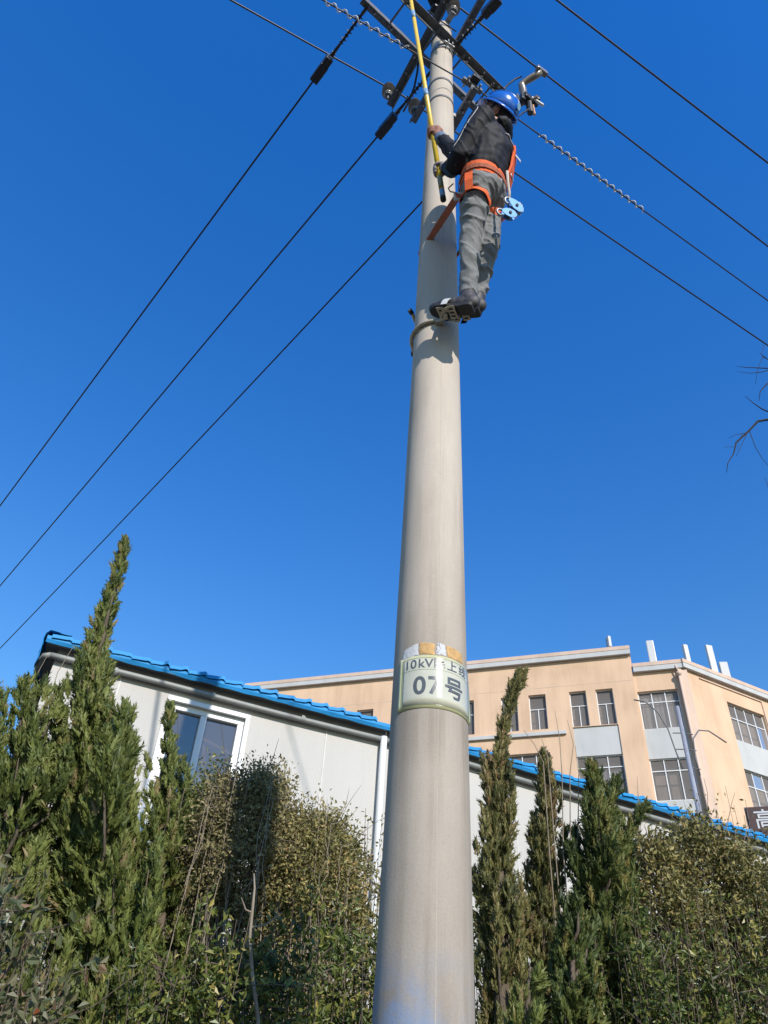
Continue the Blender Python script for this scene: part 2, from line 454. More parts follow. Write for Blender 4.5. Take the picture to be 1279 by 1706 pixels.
    if left_end:                                # loose tarpaulin folded over the gable end
        mb = MB(); vs = []; fs = []; nu, nv = 14, 12
        for i in range(nu + 1):
            for j in range(nv + 1):
                k = OV - .03 + (3.6) * (i / nu) ** 1.6; v_ = j / nv
                drop = .34 * (1 - .5 * i / nu)
                z = ze + .105 + (k - OV) * sl - max(0, v_ - .45) / .55 * drop
                s_ = a0 + .20 - .21 * min(1, v_ / .45) - .015 * v_
                wv = .03 * noise.noise(V((k * 4, v_ * 4, 2))) + .02 * noise.noise(V((k * 11, v_ * 7, 8)))
                vs.append(pt(s_ + wv, z + wv * .6, k))
        for i in range(nu):
            for j in range(nv):
                a = i * (nv + 1) + j; fs.append((a, a + 1, a + nv + 2, a + nv + 1))
        mb.add(vs, fs); o = mb.build('tarpaulin', M['blue_roof'], root, smooth=True)
        o.modifiers.new('thick', 'SOLIDIFY').thickness = .004
    return P, d, n_, root

PA, dA, nA, rootA = house((-2.64, 5.76), (.22, 6.95), 3.40, 'white walled house with blue tiled eaves and sliding window left of the pole', [(1.135, 1.875, 3.62, 4.80)], True, 3)
PB, dB, nB, rootB = house((.223, 6.952), (4.72, 9.18), 7.2, 'white walled house with blue tiled eaves right of the concrete pole', [(4.2, 5.0, 3.2, 4.2)], False, 8)
mb = MB(); ptA = lambda s_, z, k=0: PA + dA * s_ + nA * k + UP * z
mb.tube([ptA(3.36, 4.95, -.07), ptA(3.36, 4.6, -.06), ptA(3.36, .1, -.06)], .035, 12); mb.build('downpipe', M['frame_white'], rootA, smooth=True)

# ------------------------------------------------------------------ peach school-like block beyond
BS = 1.3
KC = V((11.2 * BS, 24.39 * BS, 0)); D1 = V((.94222, -.33500, 0)); D2 = V((.89615, .44375, 0))
I1 = V((-D1.y, D1.x, 0)); I2 = V((-D2.y, D2.x, 0))
zz = lambda z: 1.5 + (z - 1.5) * BS
bld = thing('peach_building', KC, 'peach rendered building with white cornice and spandrels behind the houses', 'building')
def strips(P, d, n_, name_wall, s0, s1, ztop, cols, mat, t=.35):
    mb = MB(); wall_holes(mb, P, d, n_, s0, s1, 0, ztop, cols, t); mb.build('wall', M[mat], bld)
floor_h = 2.52 * BS
tall_t, tall_b = zz(15.36), zz(13.97)
# main front (s from the corner, going left negative)
P1 = KC
cols, wins = [], []
for (a, b) in [(-6.62, -6.0), (-5.57, -4.93), (-7.68 - .62, -7.66), (-9.35, -8.73), (-12.41, -11.72), (-13.6, -12.95), (-15.2, -14.6)]:
    a, b = a * BS, b * BS; cols.append((a, b, tall_b, tall_t)); wins.append((a, b, tall_b, tall_t, 'tall'))
for (a, b) in [(-6.47, -4.95), (-9.2, -7.7), (-12.6, -11.1), (-15.3, -13.8)]:
    a, b = a * BS, b * BS
    for fl in range(4):
        e = zz(13.09) - fl * floor_h; c = e - 1.75
        if c < .6: continue
        cols.append((a, b, c, e)); wins.append((a, b, c, e, 'wide'))
# paired windows column with spandrels
ca, cb = -4.06 * BS, -2.47 * BS
cols.append((ca, cb, zz(13.95) - 3 * floor_h - 1.2, zz(13.95)))
for (a, b) in [(-4.06, -3.45), (-3.10, -2.49)]:
    cols.append((a * BS, b * BS, tall_b, tall_t)); wins.append((a * BS, b * BS, tall_b, tall_t, 'tall'))
cols = [c for c in cols]
strips(P1, D1, I1, 'wall', -17.6 * BS, -1.70 * BS, zz(16.70), cols, 'peach')
pt1 = lambda s_, z, k=0: P1 + D1 * s_ + I1 * k + UP * z
for (a, b, c, e, kd) in wins:
    if kd == 'tall':
        tr = e - (e - c) * .40
        window(bld, P1, D1, I1, a, b, c, e, [((a + b) / 2, c + .05, tr - .02)], tr, 'glass', depth=.16, bar=.036)
    else:
        tr = e - .55; w3 = (b - a) / 3
        cu = ((a + .9, b - .12, c + .05, e - .6),) if abs(a + 5.2) < .5 else ()
        window(bld, P1, D1, I1, a, b, c, e, [(a + w3, c + .05, e - .05), (a + 2 * w3, c + .05, e - .05)], tr, 'glass', depth=.16, bar=.04, curtains=cu)
def column(P, d, n_, ca, cb, ztop, nwin, first_panel=True, top_window=None, curtains0=()):
    ax = (d, n_, UP); pt = lambda s_, z, k: P + d * s_ + n_ * k + UP * z
    z = ztop
    for fl in range(4):
        if first_panel or fl > 0:
            hp = 1.08 * BS
            if z - hp < .3: break
            MB().box(pt((ca + cb) / 2, z - hp / 2, .16), (cb - ca - .004, .2, hp - .004), ax).build('spandrel_panel', M['panel_white'], bld)
            z -= hp
        hw = 1.44 * BS
        if z - hw < .3: break
        tr = z - .42 * BS; w3 = (cb - ca) / 3
        window(bld, P, d, n_, ca + .002, cb - .002, z - hw, z, [(ca + w3 * q, z - hw + .06, z - .06) for q in (1, 2)], tr, 'glass', depth=.16, bar=.042, curtains=curtains0 if fl == 0 else ())
        z -= hw
column(P1, D1, I1, ca, cb, zz(13.95), 3, True, curtains0=((ca + .55, ca + 1.75, zz(11.5), zz(12.35)),))
# end bay: lower parapet, slightly set back
P1b = KC + I1 * .14
cc = (-1.64 * BS, -.24 * BS)
strips(P1b, D1, I1, 'wall', -1.70 * BS + .002, .07, zz(15.98), [(cc[0], cc[1], .6, zz(15.18))], 'peach')
z0 = zz(15.18); hw = 1.38 * BS
column(P1b, D1, I1, cc[0], cc[1], z0, 3, False, curtains0=((cc[0] + .1, cc[1] - .1, z0 - 1.75, z0 - .05),))
# right front
P2 = KC + I2 * 0
rc = (2.10 * BS, 4.04 * BS)
wall_cols = [(rc[0], rc[1], .6, zz(15.22)), (6.3 * BS, 8.2 * BS, .6, zz(15.22))]
strips(P2, D2, I2, 'wall', .06, 10 * BS, zz(15.98), wall_cols, 'peach')
for c_ in wall_cols:
    ca, cb = c_[0], c_[1]; P, d, n_ = P2, D2, I2; ax = (d, n_, UP); pt = lambda s_, z, k: P + d * s_ + n_ * k + UP * z
    z = zz(15.22)
    for fl in range(4):
        hw = 1.45 * BS
        if z - hw < .4: break
        w4 = (cb - ca) / 4
        window(bld, P, d, n_, ca + .002, cb - .002, z - hw, z, [(ca + w4 * q, z - hw + .06, z - .06) for q in (1, 2, 3)], z - .56 * BS, 'glass', depth=.16, bar=.042)
        z -= hw; hp = 1.07 * BS
        if z - hp < .4: break
        MB().box(pt((ca + cb) / 2, z - hp / 2, .13), (cb - ca - .004, .2, hp - .004), ax).build('spandrel_panel', M['panel_white'], bld); z -= hp
# raised moulding on the right front
t = MB(); pt2 = lambda s_, z, k=0: P2 + D2 * s_ + I2 * k + UP * z
t.box(pt2(2.46 * BS, zz(15.78), -.03), (3.2 * BS, .06, .06), (D2, I2, UP)); t.box(pt2(4.06 * BS + .03, zz(15.78) - 2.03, -.031), (.06, .06, 4.0), (D2, I2, UP)); t.build('moulding', M['peach_light'], bld)
# cornices: white band, rose coping
def cornice(P, d, n_, s0, s1, zt, ends=0):
    ax = (d, n_, UP); pt = lambda s_, z, k: P + d * s_ + n_ * k + UP * z
    MB().box(pt((s0 + s1) / 2, zt - .34, -.01), (s1 - s0, .36, .24), ax).build('cornice_band', M['panel_white'], bld, bevel=.01)
    MB().box(pt((s0 + s1) / 2, zt - .11, .0), (s1 - s0 + .02, .40, .20), ax).build('parapet_coping', M['peach_light'], bld, bevel=.01)
cornice(P1, D1, I1, -17.6 * BS, -1.70 * BS + .06, zz(17.0))
cornice(P1b, D1, I1, -1.70 * BS + .07, .10, zz(16.28))
cornice(P2, D2, I2, .02, 10 * BS, zz(16.28))
MB().box(pt1(-1.70 * BS - .1, zz(16.6), 3), (.3, 5.6, 1.1), (D1, I1, UP)).build('parapet_return', M['peach'], bld)
# corner pilaster, string course, sill band
MB().box(KC + D1 * -.03 + D2 * .10 + UP * (zz(15.9) / 2) + I1 * .04, (.42, .16, zz(15.9) - .01), ((D1 + D2).normalized(), (I1 + I2).normalized(), UP)).build('corner_pilaster', M['peach_light'], bld)
MB().box(pt1(-10.9 * BS, zz(13.77), -.05), (13.2 * BS, .14, .17), (D1, I1, UP)).build('sill_band', M['panel_white'], bld, bevel=.01)
mb = MB(); mb.box(pt1(-9.6 * BS, zz(15.62), -.002), (15.8 * BS, .006, .02), (D1, I1, UP)); mb.build('string_line', M['peach_light'], bld)
# roofs and back
mb = MB(); bk = [pt1(-17.6 * BS, 0, 0), pt1(-1.7 * BS, 0, .5), KC, pt2(10 * BS, 0, 0), pt2(10 * BS, 0, 12), pt1(-2 * BS, 0, 13), pt1(-17.6 * BS, 0, 12)]
zt = zz(15.8); mb.add([V((p.x, p.y, zt)) + I1 * .4 for p in bk], [tuple(range(7))]); mb.build('flat_roof', M['soffit'], bld)
mb = MB()
for i in (3, 4, 5, 6):
    p, q = bk[i], bk[(i + 1) % 7]; mb.add([V((p.x, p.y, 0)), V((q.x, q.y, 0)), V((q.x, q.y, zt)), V((p.x, p.y, zt))], [(0, 1, 2, 3)])
mb.build('wall', M['peach'], bld)
# rain pipe at the corner
mb = MB(); q = lambda s_, z, k=-.22: P1b + D1 * s_ + I1 * k + UP * z
mb.tube([q(-.25, zz(16.2), -.1), q(-.2, zz(15.95)), q(-.13, zz(15.75))], .035, 8)
mb.lathe([(.05, 0), (.13, .12), (.13, .22), (.06, .24)], q(-.13, zz(15.57)), UP, 10)
mb.tube([q(-.13, zz(15.6)), q(-.13, .3)], .055, 10); mb.build('rain_pipe', M['peach_light'], bld, smooth=True)

# rooftop antennas
def antenna(name, label, p, size, rz, mat, mast=True, tilt=0):
    r = thing(name, p, label, 'antenna', 'rooftop antennas')
    w_, d_, h_ = size
    ax = (V((math.cos(rz), math.sin(rz), 0)), V((-math.sin(rz), math.cos(rz), 0)), UP)
    MB().box(V(p) + UP * (h_ / 2 + .12), size, ax).build('radome', mat, r, bevel=.04)
    if mast:
        MB().tube([V(p) + ax[1] * (d_ / 2 + .09) - UP * .5, V(p) + ax[1] * (d_ / 2 + .09) + UP * (h_ + .1)], .035, 8).build('mast', M['galv'], r)
        for f in (.25, .8): MB().box(V(p) + ax[1] * (d_ / 2 + .04) + UP * (.12 + h_ * f), (.09, .12, .06), ax).build('bracket', M['galv'], r)
    return r
def onroof(px_, py_, k=.55, base=zz(16.30), P=None):
    p = atz(px_, py_, base); return p + (V((p.x, p.y, 0)).normalized() * k)
antenna('panel_antenna', 'broad white panel antenna standing left of the three on the low parapet', onroof(1088, 1102), (.36, .14, 1.35), -.33, M['white_plastic'])
antenna('panel_antenna', 'slim rounded white antenna in the middle above the corner', onroof(1146, 1102), (.24, .2, 1.10), .15, M['white_plastic'])
antenna('panel_antenna', 'tallest white panel antenna beside the grey box on the roof edge', onroof(1190, 1118), (.36, .16, 1.62), .2, M['white_plastic'])
antenna('box_antenna', 'square pale grey antenna box behind the tallest white antenna', onroof(1208, 1122, .8), (.42, .2, .92), -.15, simple('grey_radome', (.45, .46, .46), .5, 0, .05))
antenna('box_antenna', 'small white antenna unit on the high parapet left of the others', onroof(1016, 1080, .1, zz(17.0) + .05), (.16, .2, .62), .3, M['white_plastic'])

# ------------------------------------------------------------------ double-armed lamp in front of the block
LP = V((aty(1161, 1336, 21).x, 21, 0)); ltop = aty(1128, 1177, 21).z
lamp = thing('street_lamp', LP, 'grey metal lamp post with two thin curved arms before the corner', 'street lamp')
MB().tube([LP, LP + UP * (ltop * .5), LP + UP * ltop], [.115, .085, .06], 14).build('post', simple('lamp_grey', (.36, .37, .40), .4, .3, .1), lamp, smooth=True)
for sgn, pts in ((-1, [(-.22, -1.95), (-.33, -1.35), (-.42, -.75), (-.62, -.25), (-.95, .08), (-1.3, .12)]), (1, [(.25, -2.1), (.22, -1.6), (.28, -1.0), (.5, -.72), (.8, -.72), (1.25, -1.05)])):
    MB().tube([LP + V((a, 0, ltop + b)) for a, b in pts], .021, 8).build('curved_arm', M['dark_steel'], lamp, smooth=True)
    for b in (-1.9, -1.35, -.85):
        MB().tube([LP + V((0, 0, ltop + b)), LP + V((sgn * .3, 0, ltop + b - .02))], .016, 6).build('strut', M['dark_steel'], lamp)

# ------------------------------------------------------------------ brown shop sign at the right edge
def text_mesh(body, size, bold=0):
    c = bpy.data.curves.new('t', 'FONT'); c.body = body; c.size = size; c.align_x = 'CENTER'; c.align_y = 'CENTER'; c.offset = bold
    o = bpy.data.objects.new('t', c); COL.objects.link(o)
    dg = bpy.context.evaluated_depsgraph_get(); dg.update()
    me = bpy.data.meshes.new_from_object(o.evaluated_get(dg)); bpy.data.objects.remove(o); return me
sb = aty(1241, 1346, 17); sg = thing('shop_sign', (sb.x, sb.y, 0), 'dark brown signboard with white characters above the roof at right edge', 'sign')
sd_ = V((.93, -.36, 0)); sn = V((-sd_.y, sd_.x, 0)); sw, sh = 2.0, 1.15
ctr = sb + sd_ * (sw / 2) - UP * (sh / 2)
MB().box(ctr, (sw, .08, sh), (sd_, sn, UP)).build('board', simple('brown_board', (.060, .030, .024), .5, 0, .2, 5), sg, bevel=.01)
MB().box(ctr + sn * .05, (sw + .05, .04, sh + .05), (sd_, sn, UP)).build('board_frame', M['dark_steel'], sg)
for q in (-.8, .8): MB().tube([V((ctr.x, ctr.y, 0)) + sd_ * q + sn * .12, ctr + sd_ * q + sn * .12 + UP * .4], .05, 8).build('post', M['dark_steel'], sg)
for body, u, v_ in (('高', .34, -.30), ('郑', .80, -.24), ('冰', .36, -.80), ('果', .84, -.76)):
    me = text_mesh(body, .44, .004)
    o3 = sb + sd_ * u + UP * v_ - sn * .046
    for v in me.vertices: v.co = o3 + sd_ * v.co.x + UP * v.co.y
    place('sign_character', me, M['white_plastic'], sg)

# ------------------------------------------------------------------ concrete pole
AX, AY, PT = .228, 2.70, 10.22
prad = lambda z: .095 + (PT - z) / 146.0
AXIS = V((AX, AY, 0))
def concrete():
    mt, t, b = nmat('spun_concrete'); L = t.links
    tc = N(t, 'ShaderNodeTexCoord'); sep = N(t, 'ShaderNodeSeparateXYZ'); L.new(tc.outputs['Object'], sep.inputs[0])
    mp = N(t, 'ShaderNodeMapping'); mp.inputs['Scale'].default_value = (1, 1, .15); L.new(tc.outputs['Object'], mp.inputs[0])
    n1 = N(t, 'ShaderNodeTexNoise', i_Scale=9.0, i_Detail=8.0, i_Roughness=.7); L.new(mp.outputs[0], n1.inputs['Vector'])
    n2 = N(t, 'ShaderNodeTexNoise', i_Scale=2.4, i_Detail=5.0); L.new(tc.outputs['Object'], n2.inputs['Vector'])
    n3 = N(t, 'ShaderNodeTexNoise', i_Scale=150.0, i_Detail=3.0); L.new(tc.outputs['Object'], n3.inputs['Vector'])
    r = ramp(t, n1.outputs[0], [(.25, (.435, .38, .315)), (.5, (.485, .428, .36)), (.75, (.525, .468, .40))])
    # lower metres darker, with a ragged upper limit
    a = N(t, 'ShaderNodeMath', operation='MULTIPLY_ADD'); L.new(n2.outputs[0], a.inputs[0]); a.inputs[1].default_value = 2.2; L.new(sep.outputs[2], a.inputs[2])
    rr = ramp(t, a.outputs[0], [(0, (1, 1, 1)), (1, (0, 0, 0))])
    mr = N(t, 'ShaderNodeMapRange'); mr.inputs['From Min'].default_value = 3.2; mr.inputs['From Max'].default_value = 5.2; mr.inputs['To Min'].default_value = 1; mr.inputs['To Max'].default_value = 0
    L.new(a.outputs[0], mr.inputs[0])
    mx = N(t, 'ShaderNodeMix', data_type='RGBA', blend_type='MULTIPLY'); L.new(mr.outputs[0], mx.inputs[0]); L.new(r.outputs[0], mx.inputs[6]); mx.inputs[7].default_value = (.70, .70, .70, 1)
    # dark drips and scuffs
    mp2 = N(t, 'ShaderNodeMapping'); mp2.inputs['Scale'].default_value = (14, 14, .55); L.new(tc.outputs['Object'], mp2.inputs[0])
    nd = N(t, 'ShaderNodeTexNoise', i_Scale=1.0, i_Detail=4.0, i_Roughness=.6); L.new(mp2.outputs[0], nd.inputs['Vector'])
    nm = N(t, 'ShaderNodeTexNoise', i_Scale=1.3, i_Detail=3.0); L.new(tc.outputs['Object'], nm.inputs['Vector'])
    dm = N(t, 'ShaderNodeMath', operation='MULTIPLY'); L.new(nd.outputs[0], dm.inputs[0]); L.new(nm.outputs[0], dm.inputs[1])
    dr = ramp(t, dm.outputs[0], [(.26, (1, 1, 1)), (.40, (.72, .70, .68))])
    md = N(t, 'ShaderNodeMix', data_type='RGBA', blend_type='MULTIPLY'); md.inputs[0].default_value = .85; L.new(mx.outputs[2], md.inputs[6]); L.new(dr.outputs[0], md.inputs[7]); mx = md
    # speckle
    sp = ramp(t, n3.outputs[0], [(.35, (.90, .89, .88)), (.6, (1, 1, 1))])
    m2 = N(t, 'ShaderNodeMix', data_type='RGBA', blend_type='MULTIPLY'); m2.inputs[0].default_value = .6; L.new(mx.outputs[2], m2.inputs[6]); L.new(sp.outputs[0], m2.inputs[7])
    # washed-out blue paint near the foot
    n4 = N(t, 'ShaderNodeTexNoise', i_Scale=6.0, i_Detail=6.0, i_Roughness=.7); L.new(tc.outputs['Object'], n4.inputs['Vector'])
    h = N(t, 'ShaderNodeMapRange'); h.inputs['From Min'].default_value = 2.02; h.inputs['From Max'].default_value = 1.86; L.new(sep.outputs[2], h.inputs[0])
    xx = N(t, 'ShaderNodeMapRange'); xx.inputs['From Min'].default_value = .10; xx.inputs['From Max'].default_value = -.12; xx.inputs['To Min'].default_value = .25; L.new(sep.outputs[0], xx.inputs[0])
    mm = N(t, 'ShaderNodeMath', operation='MULTIPLY'); L.new(h.outputs[0], mm.inputs[0]); L.new(xx.outputs[0], mm.inputs[1])
    pn = ramp(t, n4.outputs[0], [(.38, (0, 0, 0)), (.62, (1, 1, 1))])
    m3 = N(t, 'ShaderNodeMath', operation='MULTIPLY'); L.new(mm.outputs[0], m3.inputs[0]); L.new(pn.outputs[0], m3.inputs[1])
    m4 = N(t, 'ShaderNodeMix', data_type='RGBA'); L.new(m3.outputs[0], m4.inputs[0]); L.new(m2.outputs[2], m4.inputs[6]); m4.inputs[7].default_value = (.17, .26, .42, 1)
    L.new(m4.outputs[2], b.inputs['Base Color'])
    b.inputs['Roughness'].default_value = .85; b.inputs['Specular IOR Level'].default_value = .25
    bp = N(t, 'ShaderNodeBump', i_Strength=.16, i_Distance=.004); ad = N(t, 'ShaderNodeMath', operation='ADD'); L.new(n3.outputs[0], ad.inputs[0]); L.new(n1.outputs[0], ad.inputs[1])
    L.new(ad.outputs[0], bp.inputs['Height']); L.new(bp.outputs[0], b.inputs['Normal'])
    return mt
pole = thing('utility_pole', AXIS, 'tall tapering concrete pole carrying the crossarms and the worker', 'utility pole')
mb = MB(); zs = np.linspace(-.3, PT, 60); mb.lathe([(prad(z), z) for z in zs] + [(.085, PT + .01)], AXIS, UP, 72)
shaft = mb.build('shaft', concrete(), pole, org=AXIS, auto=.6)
# faint mould seam
tocam = V((-AX, -AY, 0)).normalized(); side = V((-tocam.y, tocam.x, 0))
def oncyl(ang, z, off=0.0):
    """ang measured from the camera-facing line, positive to the right"""
    d = tocam * math.cos(ang) + side * math.sin(ang); return AXIS + d * (prad(z) + off) + UP * z
mb = MB(); mb.strip([oncyl(.22, z, -.001) for z in np.linspace(1.0, PT - .1, 40)], [oncyl(.22, 5) - AXIS - UP * 5] * 40, .0022, .0011)
mb.build('mould_seam', simple('seam', (.40, .35, .29), .9, 0, .1, 20), pole)
def hoop(z, w_=.05, th=.006, mat='galv', lug=None, parent=pole):
    mb = MB(); r = prad(z) + .001
    mb.lathe([(r - .004, z - w_ / 2), (r + th, z - w_ / 2), (r + th, z + w_ / 2), (r - .004, z + w_ / 2)], AXIS, UP, 48)
    for a in ([lug, lug + math.pi] if lug is not None else []):
        d = tocam * math.cos(a) + side * math.sin(a); s_ = V((-d.y, d.x, 0))
        for q in (-.022, .022): mb.box(AXIS + UP * z + d * (r + .03) + s_ * q, (.06, .008, w_), (d, s_, UP))
        mb.tube([AXIS + UP * z + d * (r + .035) - s_ * .055, AXIS + UP * z + d * (r + .035) + s_ * .055], .009, 8)
    return mb.build('steel_band', M[mat], parent, auto=.5)
hoop(9.50, .06, .007, 'galv', .55); hoop(8.72, .035, .004, 'dark_steel', None); hoop(8.34, .03, .004, 'dark_steel', None); hoop(9.86, .04, .005, 'dark_steel', None); hoop(10.1, .03, .005, 'galv', None)

# ------------------------------------------------------------------ number sign wrapped round the pole
SZ0, SZ1 = aty(716, 1179, AY - .147).z, aty(716, 1091, AY - .146).z
A0, A1 = math.radians(-50), math.radians(84)
sgn = thing('pole_number_sign', oncyl(0, SZ0), 'curved pale yellow number sign 07 wrapped round the concrete pole', 'sign')
def sign_mat(name, col, rough=.12):
    mt, t, b = nmat(name); L = t.links
    b.inputs['Base Color'].default_value = (*col, 1); b.inputs['Roughness'].default_value = rough
    b.inputs['Coat Weight'].default_value = .6; b.inputs['Coat Roughness'].default_value = .08
    tc = N(t, 'ShaderNodeTexCoord'); n1 = N(t, 'ShaderNodeTexNoise', i_Scale=14.0, i_Detail=3.0); L.new(tc.outputs['Object'], n1.inputs['Vector'])
    r = ramp(t, n1.outputs[0], [(.3, tuple(c * .9 for c in col)), (.7, col)]); L.new(r.outputs[0], b.inputs['Base Color'])
    bp = N(t, 'ShaderNodeBump', i_Strength=.2, i_Distance=.01); L.new(n1.outputs[0], bp.inputs['Height']); L.new(bp.outputs[0], b.inputs['Normal']); L.new(bp.outputs[0], b.inputs['Coat Normal'])
    return mt
M['sign_yellow'] = sign_mat('sign_film', (.54, .53, .30)); M['sign_ink'] = sign_mat('sign_ink', (.10, .105, .10), .3); M['sign_line'] = sign_mat('sign_line', (.20, .24, .08), .3)
HGT = SZ1 - SZ0
def signpt(u, v_, off):
    """u 0..1 across, v 0..1 up"""
    a = A0 + (A1 - A0) * u; z = SZ0 + HGT * v_
    lift = .008 * max(0, (u - .93) / .07) ** 2 * (1.2 - v_) + .006 * max(0, (.05 - u) / .05) ** 2
    return oncyl(a, z, .0008 + lift + off)
def patch(u0, u1, v0, v1, off, th=.0008, nu=28, nv=3):
    mb = MB(); vs = []; fs = []
    for i in range(nu + 1):
        for j in range(nv + 1):
            for k in (0, 1): vs.append(signpt(u0 + (u1 - u0) * i / nu, v0 + (v1 - v0) * j / nv, off + k * th))
    ix = lambda i, j, k: (i * (nv + 1) + j) * 2 + k
    for i in range(nu):
        for j in range(nv):
            for k in (0, 1): fs.append((ix(i, j, k), ix(i + 1, j, k), ix(i + 1, j + 1, k), ix(i, j + 1, k)))
    for i in range(nu):
        for j in (0, nv): fs.append((ix(i, j, 0), ix(i + 1, j, 0), ix(i + 1, j, 1), ix(i, j, 1)))
    for j in range(nv):
        for i in (0, nu): fs.append((ix(i, j, 0), ix(i, j + 1, 0), ix(i, j + 1, 1), ix(i, j, 1)))
    return mb.add(vs, fs)
patch(0, 1, 0, 1, 0, .0012, 48, 8).build('sign_sheet', M['sign_yellow'], sgn, smooth=True)
M['sign_white'] = sign_mat('sign_field', (.56, .55, .43))
patch(.05, .955, .065, .945, .0014, .0003, 48, 6).build('sign_field', M['sign_white'], sgn, smooth=True)
for (a, b, c, e) in ((.035, .965, .945, .952), (.035, .965, .056, .063), (.035, .042, .063, .945), (.958, .965, .063, .945), (.042, .958, .715, .721)):
    patch(a, b, c, e, .0020, .0002, 32, 1).build('sign_border', M['sign_line'], sgn)
ARC = (A1 - A0) * prad(2.9)
def sign_text(body, uc, vc, size, sx=1.0, bold=.0):
    me = text_mesh(body, size, bold)
    bm = bmesh.new(); bm.from_mesh(me); bmesh.ops.triangulate(bm, faces=bm.faces)
    lo = min(v.co.x for v in bm.verts); hi = max(v.co.x for v in bm.verts)
    for x in np.arange(lo + .008, hi, .008):
        bmesh.ops.bisect_plane(bm, geom=bm.verts[:] + bm.edges[:] + bm.faces[:], plane_co=(float(x), 0, 0), plane_no=(1, 0, 0))
    for v in bm.verts:
        v.co = signpt(uc + v.co.x * sx / ARC, vc + v.co.y / HGT, .0024)
    bm.to_mesh(me); bm.free()
    return place('sign_lettering', me, M['sign_ink'], sgn)
for ch, uc in (('1', .105), ('0', .185), ('k', .275), ('V', .36), ('院', .475), ('上', .63), ('线', .79)):
    big = ord(ch) > 256; sign_text(ch, uc, .83, .046 if big else .052, 1.0, .0008)
for ch, uc in (('0', .26), ('7', .42), ('号', .66)):
    big = ord(ch) > 256; sign_text(ch, uc, .40, .092 if big else .10, .98, .0022)

# torn remains of older stickers above the sign
def scrap(name, label, poly, mat, thick=.0012):
    r = MB(); cx = sum(p[0] for p in poly) / len(poly); cz = sum(p[1] for p in poly) / len(poly)
    rnd = random.Random(len(poly) + int(cx * 100)); pts = []
    for i in range(len(poly)):
        p, q = poly[i], poly[(i + 1) % len(poly)]
        for k in range(6):
            t = k / 6; pts.append((p[0] + (q[0] - p[0]) * t + rnd.uniform(-.02, .02), p[1] + (q[1] - p[1]) * t + rnd.uniform(-.003, .003)))
    vs = []; n_ = len(pts); rings = 6
    for k in range(rings + 1):
        f = k / rings
        for (a, z) in pts: vs.append(oncyl(cx + (a - cx) * f, cz + (z - cz) * f, .0012 + (thick if k < rings else 0)))
    fs = [(k * n_ + i, k * n_ + (i + 1) % n_, (k + 1) * n_ + (i + 1) % n_, (k + 1) * n_ + i) for k in range(rings) for i in range(n_)]
    r.add(vs, fs); o = r.build(name, mat, smooth=True); return tag(o, label, 'sticker', 'torn stickers on the pole')
M['sticker_orange'] = simple('faded_orange_paper', (.52, .32, .13), .8, 0, .3, 30, .3); M['sticker_white'] = simple('paper_white', (.52, .53, .54), .8, 0, .1, 30, .3)
zt = SZ1
scrap('torn_sticker', 'torn faded orange sticker remnant just above the number sign', [(-.28, zt + .004), (.12, zt + .003), (.10, zt + .052), (-.30, zt + .054)], M['sticker_orange'])
scrap('torn_sticker', 'orange sticker strip remnant at the right above the number sign', [(.46, zt + .003), (1.05, zt + .003), (1.0, zt + .045), (.44, zt + .05)], M['sticker_orange'])
scrap('torn_sticker', 'small ragged white sticker scrap between the two orange remnants', [(.14, zt + .005), (.42, zt + .005), (.40, zt + .05), (.2, zt + .056), (.16, zt + .03)], M['sticker_white'])
scrap('torn_sticker', 'white sticker remnant above the left corner of the number sign', [(-.85, zt - .01), (-.32, zt + .003), (-.33, zt + .058), (-.8, zt + .035)], M['sticker_white'])

# ------------------------------------------------------------------ crossarms
def angle_iron(P, d, out, L0, L1, w_=.075, t=.008):
    """L-section: vertical leg against the pole at P, horizontal leg pointing to out"""
    mb = MB(); ax = (d, out, UP); c = P + d * ((L0 + L1) / 2)
    mb.box(c - UP * (w_ / 2) + out * (t / 2), (L1 - L0, t, w_), ax)
    mb.box(c - UP * (t / 2) + out * (t + (w_ - t) / 2), (L1 - L0 - .002, w_ - t, t), ax)
    return mb
def arm(name, label, P, d, out, L0, L1, z, bolts, w_=.075, mat='dark_steel', group='crossarms on the pole top'):  # bolts: positions of added bolt heads that stand for bright holes
    r = thing(name, V((P.x, P.y, z)), label, 'crossarm', group)
    angle_iron(P + UP * z, d, out, L0, L1, w_).build('angle_iron', M[mat], r)
    for q in bolts:  # bright bolt heads added where light shows at holes in the angle iron
        MB().lathe([(.012, -.012), (.014, -.010), (.014, .012)], P + UP * (z - .002) + d * q + out * .045 - UP * .008, UP, 6).build('bolt', M['galv'], r)  # added head, stands for a bright hole in the flat flange
        MB().lathe([(.012, -.002), (.014, .0), (.014, .012)], P + UP * (z - .04) + d * q + out * .008, out, 6).build('bolt', M['galv'], r)  # added head, stands for a bright hole in the upright flange
    return r
a36 = math.radians(36.6); eB = V((math.cos(a36), math.sin(a36), 0)); nB_ = V((-eB.y, eB.x, 0))
ZB = 9.60; rB = prad(ZB) + .002
arm1 = arm('crossarm', 'long steel crossarm in front of the pole running above the helmet', AXIS - nB_ * rB, eB, -nB_, -.86, .90, ZB, [-.7, -.5, .22, .42, .62, .8])
arm2 = arm('crossarm', 'long steel crossarm behind the pole ending at upper left insulator', AXIS + nB_ * rB, eB, nB_, -.86, .90, ZB, [-.7, -.5, -.3, .22, .42, .62, .8])
for q in (-.55, -.16, .16, .55):
    mb = MB(); c = AXIS + eB * q + UP * (ZB - .045); mb.tube([c - nB_ * (rB + .05), c + nB_ * (rB + .05)], .010, 8)
    for k in (-1, 1): mb.lathe([(.018, -.008), (.018, .008)], c + nB_ * (k * (rB + .022)), nB_, 6)
    mb.build('tie_rod', M['dark_steel'], arm1)
